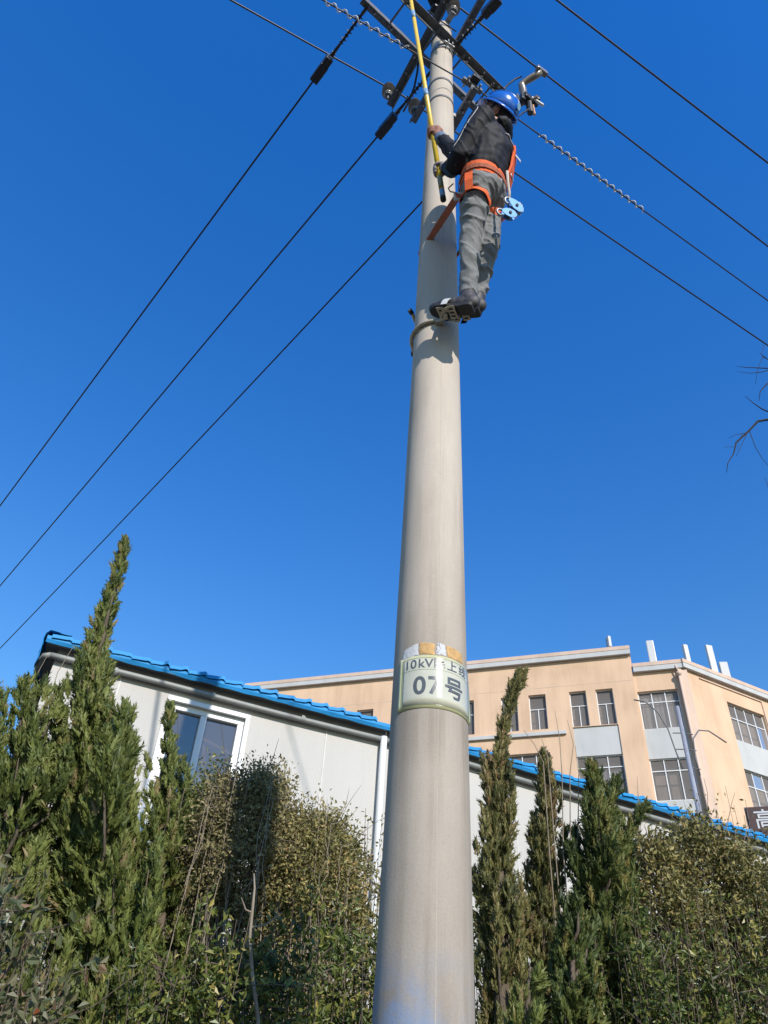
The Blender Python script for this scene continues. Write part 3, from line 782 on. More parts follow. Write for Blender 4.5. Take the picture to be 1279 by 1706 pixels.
aA = math.radians(-64.0); eA = V((math.cos(aA), math.sin(aA), 0)); nA_ = V((-eA.y, eA.x, 0))
ZA = 9.93; rA = prad(ZA) + .002
arm3 = arm('crossarm', 'steep crossarm left of the pole ending at a grey insulator', AXIS - nA_ * (rA + .018), eA, -nA_, -.78, .95, ZA, [-.6, -.42, -.25, .3, .5, .7])
arm4 = arm('crossarm', 'steep crossarm right of the pole top rising out of the picture', AXIS + nA_ * (rA + .0), eA, nA_, -.80, .95, ZA, [-.6, -.42, -.25, .3, .5, .7])
Z5 = 8.42
p5a, p5b = atz(753, 200, Z5), atz(781, 150, Z5); p5a.z = p5b.z = 0; e5 = (p5b - p5a).normalized(); o5 = V((e5.y, -e5.x, 0))
if o5.x < 0: o5 = -o5
arm5 = arm('bracket_arm', 'short steel bracket arm on the right of the pole holding the thin cable', p5a, e5, o5, -.25, (p5b - p5a).length + .04, Z5, [.1, .2], .07)
MB().box(p5a - e5 * .0 - o5 * .02 + UP * (Z5 - .03), (.12, .05, .06), (e5, o5, UP)).build('pole_plate', M['galv'], arm5)

# ------------------------------------------------------------------ insulators
def post_insulator(name, label, p, h=.22, cat='insulator', group='grey post insulators', tie=True):
    r = thing(name, p, label, cat, group)
    prof = [(.035, .0), (.045, .01)]
    for k in range(3):
        z = .035 + k * h * .24; prof += [(.042, z), (.068, z + .012), (.066, z + .02), (.046, z + .035)]
    prof += [(.05, h * .80), (.055, h * .84), (.040, h * .90), (.052, h * .95), (.048, h)]
    MB().lathe(prof, p, UP, 20).build('porcelain_body', M['ceramic'], r, auto=.9)
    MB().lathe([(.034, -.02), (.036, .006), (.02, .006)], p, UP, 12).build('steel_foot', M['dark_steel'], r)
    MB().tube([V(p) - UP * .09, V(p)], .011, 8).build('stud', M['dark_steel'], r)
    return r
def strain_insulator(label, p0, p1, nsh=8, side_='strain insulators on the crossarm'):
    """polymer strain insulator from crossarm point p0 towards p1, then a wedge clamp"""
    p0, p1 = V(p0), V(p1); d = (p1 - p0).normalized(); L_ = (p1 - p0).length
    r = thing('strain_insulator', p0, label, 'insulator', side_)
    prof = [(.016, .0), (.016, .07), (.012, .075)]
    for k in range(nsh):
        z = .09 + (L_ * .55 - .12) * k / nsh; prof += [(.012, z), (.032 if k % 2 == 0 else .024, z + .006), (.030 if k % 2 == 0 else .022, z + .01), (.012, z + .018)]
    prof += [(.016, L_ * .57), (.016, L_ * .66)]
    MB().lathe(prof, p0, d, 14).build('shedded_rod', M['black_poly'], r, auto=.8)
    s_ = d.cross(UP).normalized(); u = s_.cross(d)
    c = p0 + d * (L_ * .82)
    mb = MB(); mb.box(c, (L_ * .28, .075, .11), (d, s_, u)); mb.box(c - u * .03 + d * .06, (L_ * .24, .085, .06), (d, s_, u)); mb.box(c + d * (L_ * .15) - u * .01, (L_ * .10, .04, .05), (d, s_, u))
    mb.build('wedge_clamp', M['black_poly'], r, bevel=.008)
    for q in (-.07, .0, .07): MB().tube([c + d * q + s_ * .0 + u * .03, c + d * q + u * .075], .010, 8).build('clamp_bolt', M['galv'], r)
    mb = MB(); 
    for k in (-1, 1): mb.box(p0 + d * (L_ * .67) + s_ * (k * .017), (.10, .006, .03), (d, s_, u))
    mb.build('clevis', M['galv'], r)
    return r
def catenary(p, q, sag, n=48):
    p, q = V(p), V(q); return [p.lerp(q, i / n) - UP * (4 * sag * (i / n) * (1 - i / n)) for i in range(n + 1)]
def wire(label, pts, r=.0085, mat='cable', group='overhead wires', n=8):
    mb = MB(); mb.tube(pts, r, n); return tag(mb.build('overhead_wire', M[mat], smooth=True), label, 'wire', group)

# line B: three dark conductors to the lower left, dead-ended on the long crossarms
def bline(label_i, label_w, off, tail=True, cl=(None, None), sagx=0):
    base = AXIS + eB * off + nB_ * (rB + .05) + UP * (ZB - .03)
    d = V((math.cos(math.radians(128.1)), math.sin(math.radians(128.1)), 0))
    end = base + d * .80 - UP * .05
    strain_insulator(label_i, base, end)
    far = AXIS + eB * off + d * 46 + UP * (ZB + .55)
    wire(label_w, catenary(end - d * .12, far, .75, 80), .0095)
bline('black strain insulator and clamp at the end of the rear crossarm, upper left', 'topmost of the three dark wires running down to the left edge', -.79)
bline('black strain insulator and clamp beside the yellow rod left of pole', 'middle of the three dark wires running down to the left edge', .02)
bline('black strain insulator hidden behind the worker at the right crossarm end', 'lowest of the three dark wires, passing behind the pole to the left', .83)
# opposite side of line B, towards the upper right
d_op = V((math.cos(math.radians(-50)), math.sin(math.radians(-50)), 0))
b0 = AXIS - nB_ * (rB + .05) + eB * .05 + UP * (ZB - .02)
strain_insulator('short black strain insulator right of the pole top', b0, b0 + d_op * .5, 5)
wire('dark wire rising from the pole top out of the upper right', catenary(b0 + d_op * .42, b0 + d_op * 40 + UP * .4, .6), .0085)
# curved jumper on the middle phase
j0 = atz(697, 98, ZB - .02); j1 = atz(672, 186, ZB - .1)
wire('curved dark jumper cable hanging beside the yellow rod', [j0, atz(695, 120, 9.5), atz(690, 145, 9.46), atz(682, 168, 9.47), j1], .010, group='jumper cables')

# line A: conductors crossing from the upper left to the lower right
d28 = V((math.cos(math.radians(28.0)), math.sin(math.radians(28.0)), 0)); d24 = V((math.cos(math.radians(204.6)), math.sin(math.radians(204.6)), 0))
def aline(label, mid, z, dl=d24, dr=d28, r=.0095, sag=.6, mat='cable', rise=.35, L_=42):
    m_ = V((mid[0], mid[1], z)); a = catenary(m_ + dl * L_ + UP * rise, m_, sag, 60); b = catenary(m_, m_ + dr * L_ + UP * rise, sag, 60)
    return wire(label, a + b[1:], r, mat)
zi = ZA + .20
i1 = atz(648, 146, zi); i2 = atz(691, 172, zi)
aline('dark wire on the two grey insulators, passing behind pole and worker', ((i1.x + i2.x) / 2, (i1.y + i2.y) / 2), zi)
post_insulator('post_insulator', 'grey post insulator on the end of the left steep crossarm', V((i1.x, i1.y, ZA)))
post_insulator('post_insulator', 'grey post insulator nearer the pole, lower of the two at left', V((i2.x, i2.y, ZA)))
w1 = atz(925, 0, zi); w1m = w1 - d28 * 1.25
aline('dark wire crossing the top right corner of the sky', (w1m.x, w1m.y), zi, d24, V((math.cos(math.radians(27.3)), math.sin(math.radians(27.3)), 0)))
for q in (-.9, ):
    e_ = AXIS + eA * .86 + UP * ZA
    post_insulator('post_insulator', 'post insulator on the upper right crossarm end above the picture', e_ - nA_ * (rA + .06))
zt2 = PT + .30
tp = atz(755, 12, zt2 - .12)
topi = post_insulator('post_insulator', 'large grey insulator on the very top of the concrete pole', V((tp.x, tp.y, PT + .06)), .26)
MB().box(V(((tp.x + AX) / 2, (tp.y + AY) / 2, PT + .03)), (.20, .05, .05), rz=math.atan2(tp.y - AY, tp.x - AX)).build('top_bracket', M['galv'], topi)
w2 = V((tp.x, tp.y, PT + .31)); w2b = atz(1279, 402, PT + .31); dr2 = (w2b - w2).normalized()
aline('dark wire from the pole top insulator to the right edge', (w2.x, w2.y), PT + .31, d24, dr2)
# thin optical cable with helical dampers
zo = Z5 + .16
o_m = atz(786, 143, zo); o_r = atz(1279, 492, zo); o_l = atz(545, 0, zo)
dl3, dr3 = (o_l - o_m).normalized(), (o_r - o_m).normalized()
aline('thin dark cable carrying white helical dampers across the pole', (o_m.x, o_m.y), zo, dl3, dr3, .0065, .55)
brk = thing('cable_clamp', V((o_m.x, o_m.y, Z5)), 'small steel cable clamp on the short bracket arm beside the pole', 'clamp')
s3 = V((-dr3.y, dr3.x, 0))
MB().box(o_m - UP * .09, (.035, .035, .14), (dr3, s3, UP)).build('clamp_stem', M['dark_steel'], brk, bevel=.005)
MB().box(o_m, (.20, .045, .045), (dr3, s3, UP)).build('clamp_jaw', M['dark_steel'], brk, bevel=.008)
MB().box(o_m + UP * .03 - s3 * .03, (.08, .10, .05), (dr3, s3, UP)).build('clamp_cap', M['black_poly'], brk, bevel=.01)
for q in (-.06, .06): MB().tube([o_m + dr3 * q - s3 * .05, o_m + dr3 * q + s3 * .05], .010, 8).build('clamp_bolt', M['galv'], brk)
def sag_at(t, L_=42, sag=.55, rise=.35): f = t / L_; return rise * f - 4 * sag * f * (1 - f)
def damper(label, d, t0, t1, turns):
    mb = MB(); pts = []; nn = int(turns * 14); s_ = V((-d.y, d.x, 0))
    for i in range(nn + 1):
        f = i / nn; t = t0 + (t1 - t0) * f; a = 2 * math.pi * turns * f
        pts.append(o_m + d * t + UP * sag_at(t) + (s_ * math.cos(a) + UP * math.sin(a)) * .019)
    mb.tube(pts, .0062, 7); return tag(mb.build('helical_damper', M['white_plastic'], smooth=True), label, 'cable damper', 'helical dampers on the thin cable')
tl = lambda a, b: (atz(a, b, zo) - o_m).length
damper('white helical damper on the cable right of the helmet', dr3, tl(893, 230), tl(1070, 345), 14)
damper('white helical damper on the cable at the top left', dl3, tl(680, 78), tl(540, -3), 8)
# drop clamp hanging from the right wire
zc = PT + .31
t_c = (atz(893, 126, zc) - w2).length; c0 = w2 + dr2 * t_c + UP * sag_at(t_c, 42, .6)
dev = thing('drop_clamp', c0 - UP * .4, 'grey ceramic drop clamp hanging from the wire above the helmet', 'clamp')
sC = V((-dr2.y, dr2.x, 0))
def dp(a, b, z): return atz(a, b, z)
h1, h2, h3 = c0 - UP * .03, dp(868, 140, zc - .14), dp(874, 163, zc - .34)
MB().box(c0 - UP * .005, (.14, .06, .07), (dr2, sC, UP)).build('wire_clamp', M['ceramic'], dev, bevel=.01)
MB().tube([h1, h1.lerp(h2, .4), h1.lerp(h2, .85), h2 - UP * .03, h2.lerp(h3, .4), h2.lerp(h3, .8), h3], [.036, .040, .038, .036, .042, .036, .042], 14).build('ceramic_elbow', M['ceramic'], dev, smooth=True)
k1 = dp(880, 168, zc - .36)
MB().box(k1, (.16, .09, .11), rz=.6).box(k1 + V((.09, .02, .05)), (.06, .10, .07), rz=.2).box(k1 + V((-.09, -.01, -.04)), (.05, .12, .12), rz=.5).build('clamp_body', M['black_poly'], dev, bevel=.012)
MB().box(k1 + V((.0, .0, -.01)), (.20, .03, .05), rz=-.5).build('terminal_bar', simple('copper_terminal', (.26, .17, .12), .45, .6, .2, 20), dev, bevel=.005)
MB().tube([k1 + V((.03, -.03, .0)), k1 + V((.15, -.0, -.10))], .018, 8).build('fuse_stick', M['white_plastic'], dev)
MB().tube([k1 - UP * .03, k1 - UP * .24 + V((.01, .03, 0))], [.036, .032], 10).build('lower_stub', M['black_poly'], dev)
MB().tube([k1 - UP * .12 + V((.035, 0, 0)), k1 - UP * .27 + V((.05, .03, 0))], .016, 8).build('contact_pin', simple('copper_pin', (.45, .25, .12), .4, .7, .2, 20), dev)
MB().box(dp(856, 168, zc - .36), (.03, .12, .16), rz=.9).build('guard_plate', M['galv'], dev)
wire('short curved dark jumper above the helmet beside the drop clamp', [dp(868, 128, zc - .12), dp(858, 132, zc - .2), dp(846, 141, zc - .4), dp(835, 153, ZB + .05), dp(820, 170, ZB)], .010, group='jumper cables')
wire('short dark lead running from drop clamp down behind the helmet', [k1 - UP * .2, dp(866, 192, zc - .7), dp(852, 206, 9.4), dp(835, 222, 9.2)], .009, group='jumper cables')
# loose ironwork near the pole head, left of the top insulator
hd = thing('switch_head', V((.05, 2.45, 10.0)), 'dark ironwork with white bolts at the pole head, top edge', 'fitting')
q0 = atz(726, 4, 10.15)
MB().box(q0, (.20, .12, .10), rz=1.0).box(q0 + V((.02, .05, -.08)), (.14, .10, .08), rz=.4).build('housing', M['black_poly'], hd, bevel=.015)
for k in (-.06, .0, .05): MB().tube([q0 + V((k, -.06, -.04)), q0 + V((k + .02, -.10, -.07))], .012, 8).build('bolt', M['white_plastic'], hd)
wire('thin dark wire crossing in front of the pole head', [atz(712, 17, 9.98), atz(735, 36, 9.98), atz(760, 53, 9.98)], .006, group='jumper cables')

# ------------------------------------------------------------------ vegetation
def leaf_mat(name, stops, trans=.25, rough=.55, spec=.3):
    mt, t, b = nmat(name); L = t.links
    at = N(t, 'ShaderNodeAttribute', attribute_name='tone')
    r = ramp(t, at.outputs['Fac'], stops); L.new(r.outputs[0], b.inputs['Base Color'])
    b.inputs['Roughness'].default_value = rough; b.inputs['Specular IOR Level'].default_value = spec
    tl = N(t, 'ShaderNodeBsdfTranslucent'); L.new(r.outputs[0], tl.inputs[0])
    mx = N(t, 'ShaderNodeMixShader'); mx.inputs[0].default_value = trans
    L.new(b.outputs[0], mx.inputs[1]); L.new(tl.outputs[0], mx.inputs[2]); L.new(mx.outputs[0], t.nodes['Material Output'].inputs[0])
    return mt
def tri_object(name, T, tone, mat, parent):
    """T: (n,3,3) triangles, tone: (n,)"""
    n = len(T); org = np.array(WLOC[parent.name], 'f')
    me = bpy.data.meshes.new(name)
    me.vertices.add(n * 3); me.vertices.foreach_set('co', (T.reshape(-1, 3) - org).astype('f').ravel())
    me.loops.add(n * 3); me.loops.foreach_set('vertex_index', np.arange(n * 3, dtype='i'))
    me.polygons.add(n); me.polygons.foreach_set('loop_start', np.arange(0, n * 3, 3, dtype='i'))
    me.update(calc_edges=True)
    a = me.attributes.new('tone', 'FLOAT', 'POINT'); a.data.foreach_set('value', np.repeat(tone, 3).astype('f'))
    me.materials.append(mat)
    o = bpy.data.objects.new(name, me); COL.objects.link(o); o.parent = parent; WLOC[o.name] = WLOC[parent.name]
    return o
def unit(a): return a / np.maximum(np.linalg.norm(a, axis=-1, keepdims=True), 1e-9)
def frames(d, rng):
    """random frame around each direction d (n,3) -> u,v"""
    h = rng.normal(size=d.shape); u = unit(np.cross(d, h)); return u, np.cross(d, u)
def spray_templates(rng, k=7):
    """dense little plume: a knobbly tapering core with scale-leaf tips standing off it"""
    out = []
    for _ in range(k):
        seg, rings = 5, [(.0, .06), (.3, .13), (.68, .10)]; pts = []
        for (z, r) in rings:
            a = np.arange(seg) * 2 * np.pi / seg + rng.uniform(0, 1); rr = r * rng.uniform(.6, 1.35, seg)
            pts.append(np.stack([rr * np.cos(a), rr * np.sin(a), z + rng.normal(size=seg) * .05], 1))
        tip = np.array([rng.normal() * .05, rng.normal() * .05, 1.0]); T = []
        for i in range(len(rings) - 1):
            for q in range(seg):
                l = (q + 1) % seg; T += [[pts[i][q], pts[i][l], pts[i + 1][l]], [pts[i][q], pts[i + 1][l], pts[i + 1][q]]]
        for q in range(seg): T.append([pts[-1][q], pts[-1][(q + 1) % seg], tip])
        n = 26; t = rng.uniform(.0, .95, n); a = rng.uniform(0, 2 * np.pi, n); rad = .14 * np.sin(np.pi * (t * .75 + .2))
        base = np.stack([rad * np.cos(a), rad * np.sin(a), t], 1); d = unit(np.stack([np.cos(a) * .5, np.sin(a) * .5, np.full(n, .8)], 1) + rng.normal(size=(n, 3)) * .2)
        l = .27 * rng.uniform(.6, 1.3, n); s_ = unit(np.cross(d, rng.normal(size=(n, 3)))) * (l * .14)[:, None]
        out.append(np.concatenate([np.array(T), np.stack([base - s_, base + s_, base + d * l[:, None]], 1)]))
    return out
def curve_at(P, t):
    P = np.asarray(P); s_ = np.clip(np.asarray(t), 0, 1) * (len(P) - 1); i = np.minimum(s_.astype(int), len(P) - 2); f = (s_ - i)[..., None]
    return P[i] * (1 - f) + P[i + 1] * f
def juniper(label, axis, prof, nl, seed, mat, cat='tree', spr=(.065, .12), nsp=20, group='junipers in the hedge', upk=.55, name='juniper_tree', lean=(0, 0), tmin=.12):
    rng = np.random.default_rng(seed)
    P = np.array([tuple(p) for p in axis]); Ht = P[-1, 2] - P[0, 2]
    root = thing(name, V(P[0]), label, cat, group)
    tp = [q[0] for q in prof]; rp = [q[1] for q in prof]
    # trunk and limbs
    tr = MB(); ts = np.linspace(0, .96, 14); tr.tube([V(p) for p in curve_at(P, ts)], [max(.005, .055 * (1 - q) ** 1.5 + .004) for q in ts], 8)
    T, tone = [], []
    tpl = spray_templates(rng)
    tg = np.linspace(.02, 1, 400); pg = curve_at(P, tg); sl_ = np.linalg.norm(np.gradient(pg, axis=0), axis=1)
    wg = sl_ * (np.interp(tg, tp, rp) + .05) * np.where(pg[:, 2] < 1.3, .35, 1.0); cg = np.cumsum(wg) / wg.sum()
    tl = np.interp((np.arange(nl) + rng.uniform(0, 1, nl)) / nl, cg, tg); rng.shuffle(tl); tl[:3] = (.985, .96, .93)
    for i in range(nl):
        t = tl[i]; R = np.interp(t, tp, rp); R = max(R - .045, .35 * R); az = i * 2.39996 + rng.normal() * .35
        out = np.array([math.cos(az), math.sin(az), 0]); f = rng.uniform(.4, 1.35) * (1 + .55 * noise.noise(V((math.cos(az) * 1.2, math.sin(az) * 1.2, t * 11 + seed))))
        c0 = curve_at(P, max(0, t - rng.uniform(.05, .11)))
        ax_d = unit(curve_at(P, min(1, t + .03)) - curve_at(P, max(0, t - .03)))
        tipz = (.10 + .75 * R) * rng.uniform(.6, 1.5)
        tip = curve_at(P, t) + out * R * f + ax_d * tipz * .8 + np.array([lean[0], lean[1], 0]) * R
        tip[2] = min(tip[2], P[-1, 2] - .075)
        mid = (c0 + tip) / 2 + out * R * .30 * f - ax_d * tipz * .22
        L_ = np.linalg.norm(tip - c0); rpl = (.026 + .13 * R) * rng.uniform(.6, 1.4)
        ns = max(5, int(nsp * .90 * (.25 + L_ * 1.1) * (.5 + rpl * 7)))
        u = rng.uniform(.08, 1, ns)[:, None]
        pos = c0 * (1 - u) ** 2 + 2 * mid * u * (1 - u) + tip * u ** 2
        tan = unit(2 * (mid - c0) * (1 - u) + 2 * (tip - mid) * u)
        du, dv = frames(tan, rng); rad = rpl * np.sqrt(rng.uniform(0, 1, (ns, 1))) * np.sin(np.pi * np.clip(u * .78 + .18, 0, 1))
        pos = pos + du * rad
        d = unit(tan * .8 + du * (rad / rpl) * .5 + ax_d * upk * .6 + rng.normal(size=(ns, 3)) * .22)
        sz = rng.uniform(*spr, ns) * (.75 + .25 * min(1, R * 4))
        uu, vv = frames(d, rng)
        lt = rng.normal() * .16
        for k in range(ns):
            tm = tpl[rng.integers(len(tpl))] * sz[k]
            T.append(tm[..., 0:1] * uu[k] + tm[..., 1:2] * vv[k] + tm[..., 2:3] * d[k] + pos[k])
            tone.append(np.clip((.5 if rng.uniform() > .04 else 1.1) + lt + rng.normal() * .10 + rng.normal(size=len(tm)) * .10 + .12 * (u[k, 0] - .6), 0, 1))
        if i % 2 == 0 and R > .06:
            tr.tube([V(c0), V(mid * .9 + c0 * .1), V(c0 * .12 + mid * .2 + tip * .68)], [.013, .008, .003], 5, cap=False)
    tr.build('trunk', M['bark'], root, smooth=True)
    tri_object('crown', np.concatenate(T), np.concatenate(tone), mat, root)
    return root
J_bright = leaf_mat('juniper_bright', [(.1, (.036, .056, .014)), (.45, (.115, .145, .034)), (.75, (.20, .225, .06)), (1, (.24, .19, .09))], .2)
J_olive = leaf_mat('juniper_olive', [(.1, (0.054, 0.061, 0.022)), (.45, (0.142, 0.142, 0.047)), (.75, (0.223, 0.203, 0.074)), (1, (0.230, 0.149, 0.074))], .2)
J_dark = leaf_mat('juniper_dark', [(.1, (0.024, 0.038, 0.011)), (.45, (0.065, 0.091, 0.024)), (.75, (0.129, 0.153, 0.038)), (1, (0.207, 0.175, 0.054))], .18)
def ax_px(pts, Y, ground=None):
    q = [aty(a, b, Y) for a, b in pts]; g = ground or (q[0].x, Y)
    return [V((g[0], g[1], 0))] + q
def prof_px(axis, lst, Y):
    """[(image y, radius px)] -> [(t along axis, radius m)]"""
    P = np.array([tuple(p) for p in axis]); o = []
    ys = [px(p)[1] for p in curve_at(P, np.linspace(0, 1, 200))]
    for (yy, r) in lst:
        k = int(np.argmin([abs(q - yy) for q in ys])); p = V(curve_at(P, k / 199)); dep = (p - CAM).dot(FW); o.append((k / 199, r * dep / F_PX))
    o.sort(); return [(0, o[0][1] * .8)] + o
def jun(label, pts, lst, Y, nl, seed, mat, **kw):
    a = ax_px(pts, Y); return juniper(label, a, prof_px(a, lst, Y), nl, seed, mat, **kw)
jun('tall bright green juniper with twisted narrow top before the house', [(155, 1706), (150, 1450), (140, 1250), (158, 1120), (180, 1020), (198, 955), (212, 892)], [(894, 4), (945, 13), (1000, 22), (1060, 27), (1110, 33), (1160, 46), (1210, 64), (1280, 98), (1370, 130), (1500, 130), (1700, 120)], 4.5, 200, 11, J_bright, nsp=52)
jun('bushy green juniper cut by the left edge of the picture', [(-20, 1706), (0, 1450), (25, 1250), (52, 1120)], [(1125, 6), (1160, 28), (1200, 55), (1260, 80), (1350, 100), (1500, 110), (1700, 110)], 4.2, 95, 12, J_bright, nsp=46)
jun('small green juniper with thin upright tips below the house window', [(262, 1706), (270, 1500), (276, 1300), (288, 1165)], [(1166, 3), (1190, 10), (1225, 18), (1265, 34), (1330, 55), (1450, 70), (1700, 70)], 4.9, 75, 13, J_bright, nsp=40)
jun('slender green juniper tip between the tall juniper and the window', [(205, 1706), (210, 1450), (214, 1300), (224, 1205)], [(1206, 3), (1230, 9), (1270, 20), (1340, 45), (1500, 60), (1700, 60)], 4.75, 45, 14, J_bright, nsp=36)
jun('slender olive juniper with crooked bare-necked tip beside the pole', [(838, 1706), (832, 1500), (828, 1380), (826, 1290), (838, 1215), (848, 1175), (866, 1106)], [(1107, 3), (1135, 9), (1160, 12), (1172, 5), (1190, 13), (1230, 18), (1262, 17), (1300, 32), (1380, 38), (1500, 48), (1700, 52)], 4.6, 150, 15, J_olive, nsp=60, spr=(.06, .10))
jun('brownish olive juniper between two taller ones right of the pole', [(905, 1706), (905, 1500), (912, 1350), (905, 1240)], [(1241, 2), (1265, 6), (1300, 18), (1340, 30), (1420, 40), (1550, 50), (1700, 55)], 4.9, 115, 16, J_olive, nsp=60, spr=(.06, .10))
jun('dark green juniper with two blunt tips right of the pole', [(995, 1706), (998, 1500), (995, 1370), (985, 1262)], [(1263, 4), (1290, 10), (1330, 22), (1370, 36), (1430, 52), (1550, 60), (1700, 62)], 4.7, 140, 17, J_dark, nsp=60)
jun('dark green juniper leader leaning right toward the broadleaf shrubs', [(1040, 1706), (1040, 1500), (1045, 1400), (1066, 1328)], [(1330, 4), (1355, 12), (1400, 26), (1450, 38), (1560, 45), (1700, 45)], 4.85, 65, 18, J_dark, nsp=52)
jun('second narrow dark green juniper tip just right of the blunt one', [(1015, 1706), (1014, 1500), (1012, 1380), (1021, 1285)], [(1286, 4), (1315, 11), (1360, 20), (1420, 34), (1560, 40), (1700, 40)], 4.8, 60, 19, J_dark, nsp=50)
jun('low yellowish juniper with several upright plumes at the pole foot', [(870, 1900), (872, 1760), (880, 1655), (884, 1602)], [(1604, 5), (1640, 22), (1690, 36), (1760, 45), (1900, 45)], 4.0, 36, 20, J_bright, nsp=40)
jun('low dark juniper in the shade between the right hand junipers', [(950, 1900), (950, 1700), (955, 1560), (950, 1480)], [(1482, 6), (1530, 30), (1600, 48), (1700, 55), (1900, 55)], 4.35, 60, 21, J_dark, nsp=38)

def shrub(label, base, top_pts, mat, seed, nst=26, leaves=2600, ls=(.022, .04), wl=.45, twig='bark', name='leafy_shrub', spread=.35, droop=.0, cat='shrub', group='shrubs in the hedge', bare=.12, stem_r=.008, lowfrac=.15):
    """many stems from the base fanning to points of a top outline, leaves along the twigs"""
    rng = np.random.default_rng(seed); root = thing(name, V(base), label, cat, group); B = np.array(tuple(base))
    tops = np.array([tuple(p) for p in top_pts]); tw = MB(); T = []; tone = []
    per = max(6, leaves // nst)
    for i in range(nst):
        tip = tops[rng.integers(len(tops))] + rng.normal(size=3) * np.array([spread, spread, spread * .45]); 
        if rng.uniform() < .55: tip[2] -= rng.uniform(0, 1) ** 1.3 * (tip[2] - B[2]) * .75
        b0 = B + np.array([rng.normal() * spread * .55 + (tip[0] - B[0]) * .55, rng.normal() * spread * .3 + (tip[1] - B[1]) * .5, 0])
        mid = (b0 + tip) / 2 + rng.normal(size=3) * .10
        us = np.linspace(0, 1, 7)[:, None]; C = b0 * (1 - us) ** 2 + 2 * mid * us * (1 - us) + tip * us ** 2
        if droop: C[4:, 2] -= droop * rng.uniform(.3, 1) * np.array([.05, .2, .5])
        tw.tube([V(c) for c in C], [max(.0016, stem_r * (1 - q * .85)) for q in us[:, 0]], 5, cap=False)
        twigs = [C[3:]]
        for k in range(rng.integers(4, 8)):
            s_ = curve_at(C, rng.uniform(.25, .95)); e = s_ + rng.normal(size=3) * np.array([.16, .16, .10]) + np.array([0, 0, .10 - droop])
            m_ = (s_ + e) / 2 + rng.normal(size=3) * .03; q = np.array([s_, m_, e]); twigs.append(q)
            tw.tube([V(c) for c in q], [.0035, .0022, .0012], 4, cap=False)
        n = per; wch = rng.integers(0, len(twigs), n)
        lt = rng.normal() * .1
        for k in range(len(twigs)):
            c = int((wch == k).sum())
            if not c: continue
            t = rng.uniform(bare, 1, c); p = curve_at(twigs[k], t) + rng.normal(size=(c, 3)) * .022
            dd = unit(rng.normal(size=(c, 3)) + np.array([0, 0, .45 - 1.2 * droop])); l = rng.uniform(*ls, c)[:, None]
            sd_ = unit(np.cross(dd, rng.normal(size=(c, 3)))); nn = np.cross(dd, sd_)
            w_ = l * wl; m1 = p + dd * l * .5 + nn * l * .10
            a, e = p, p + dd * l - nn * l * .06
            T.append(np.stack([a, m1 - sd_ * w_ / 2 + nn * l * .05, e], 1)); T.append(np.stack([a, e, m1 + sd_ * w_ / 2 + nn * l * .05], 1))
            tn = np.clip(.5 + lt + rng.normal(size=c) * .2, 0, 1); tone += [tn, tn]
    tw.build('stems', M[twig], root)
    tri_object('leaves', np.concatenate(T), np.concatenate(tone), mat, root)['kind'] = 'stuff'
    return root
S_olive = leaf_mat('leaf_olive_brown', [(0, (0.085, 0.068, 0.034)), (.4, (0.203, 0.177, 0.076)), (.7, (0.321, 0.288, 0.135)), (1, (0.423, 0.321, 0.186))], .25, .6)
S_green = leaf_mat('leaf_privet', [(0, (0.031, 0.051, 0.013)), (.4, (0.087, 0.124, 0.027)), (.75, (0.191, 0.212, 0.049)), (1, (0.329, 0.278, 0.076))], .25, .4, .45)
S_grey = leaf_mat('leaf_greygreen', [(0, (0.081, 0.079, 0.029)), (.4, (0.198, 0.187, 0.066)), (.75, (0.351, 0.305, 0.117)), (1, (0.513, 0.336, 0.146))], .25, .5)
S_red = leaf_mat('leaf_photinia', [(0, (.04, .06, .025)), (.4, (.11, .13, .06)), (.75, (.21, .19, .11)), (.88, (.24, .15, .09)), (1, (.42, .09, .03))], .25, .35, .5)
def tops(pts, Y): return [aty(a, b, Y + dy) for a, b, dy in pts]
def sh(label, basex, Y, pts, mat, seed, **kw):
    b = aty(basex, 1700, Y); return shrub(label, (b.x, Y, 0), tops(pts, Y), mat, seed, **kw)
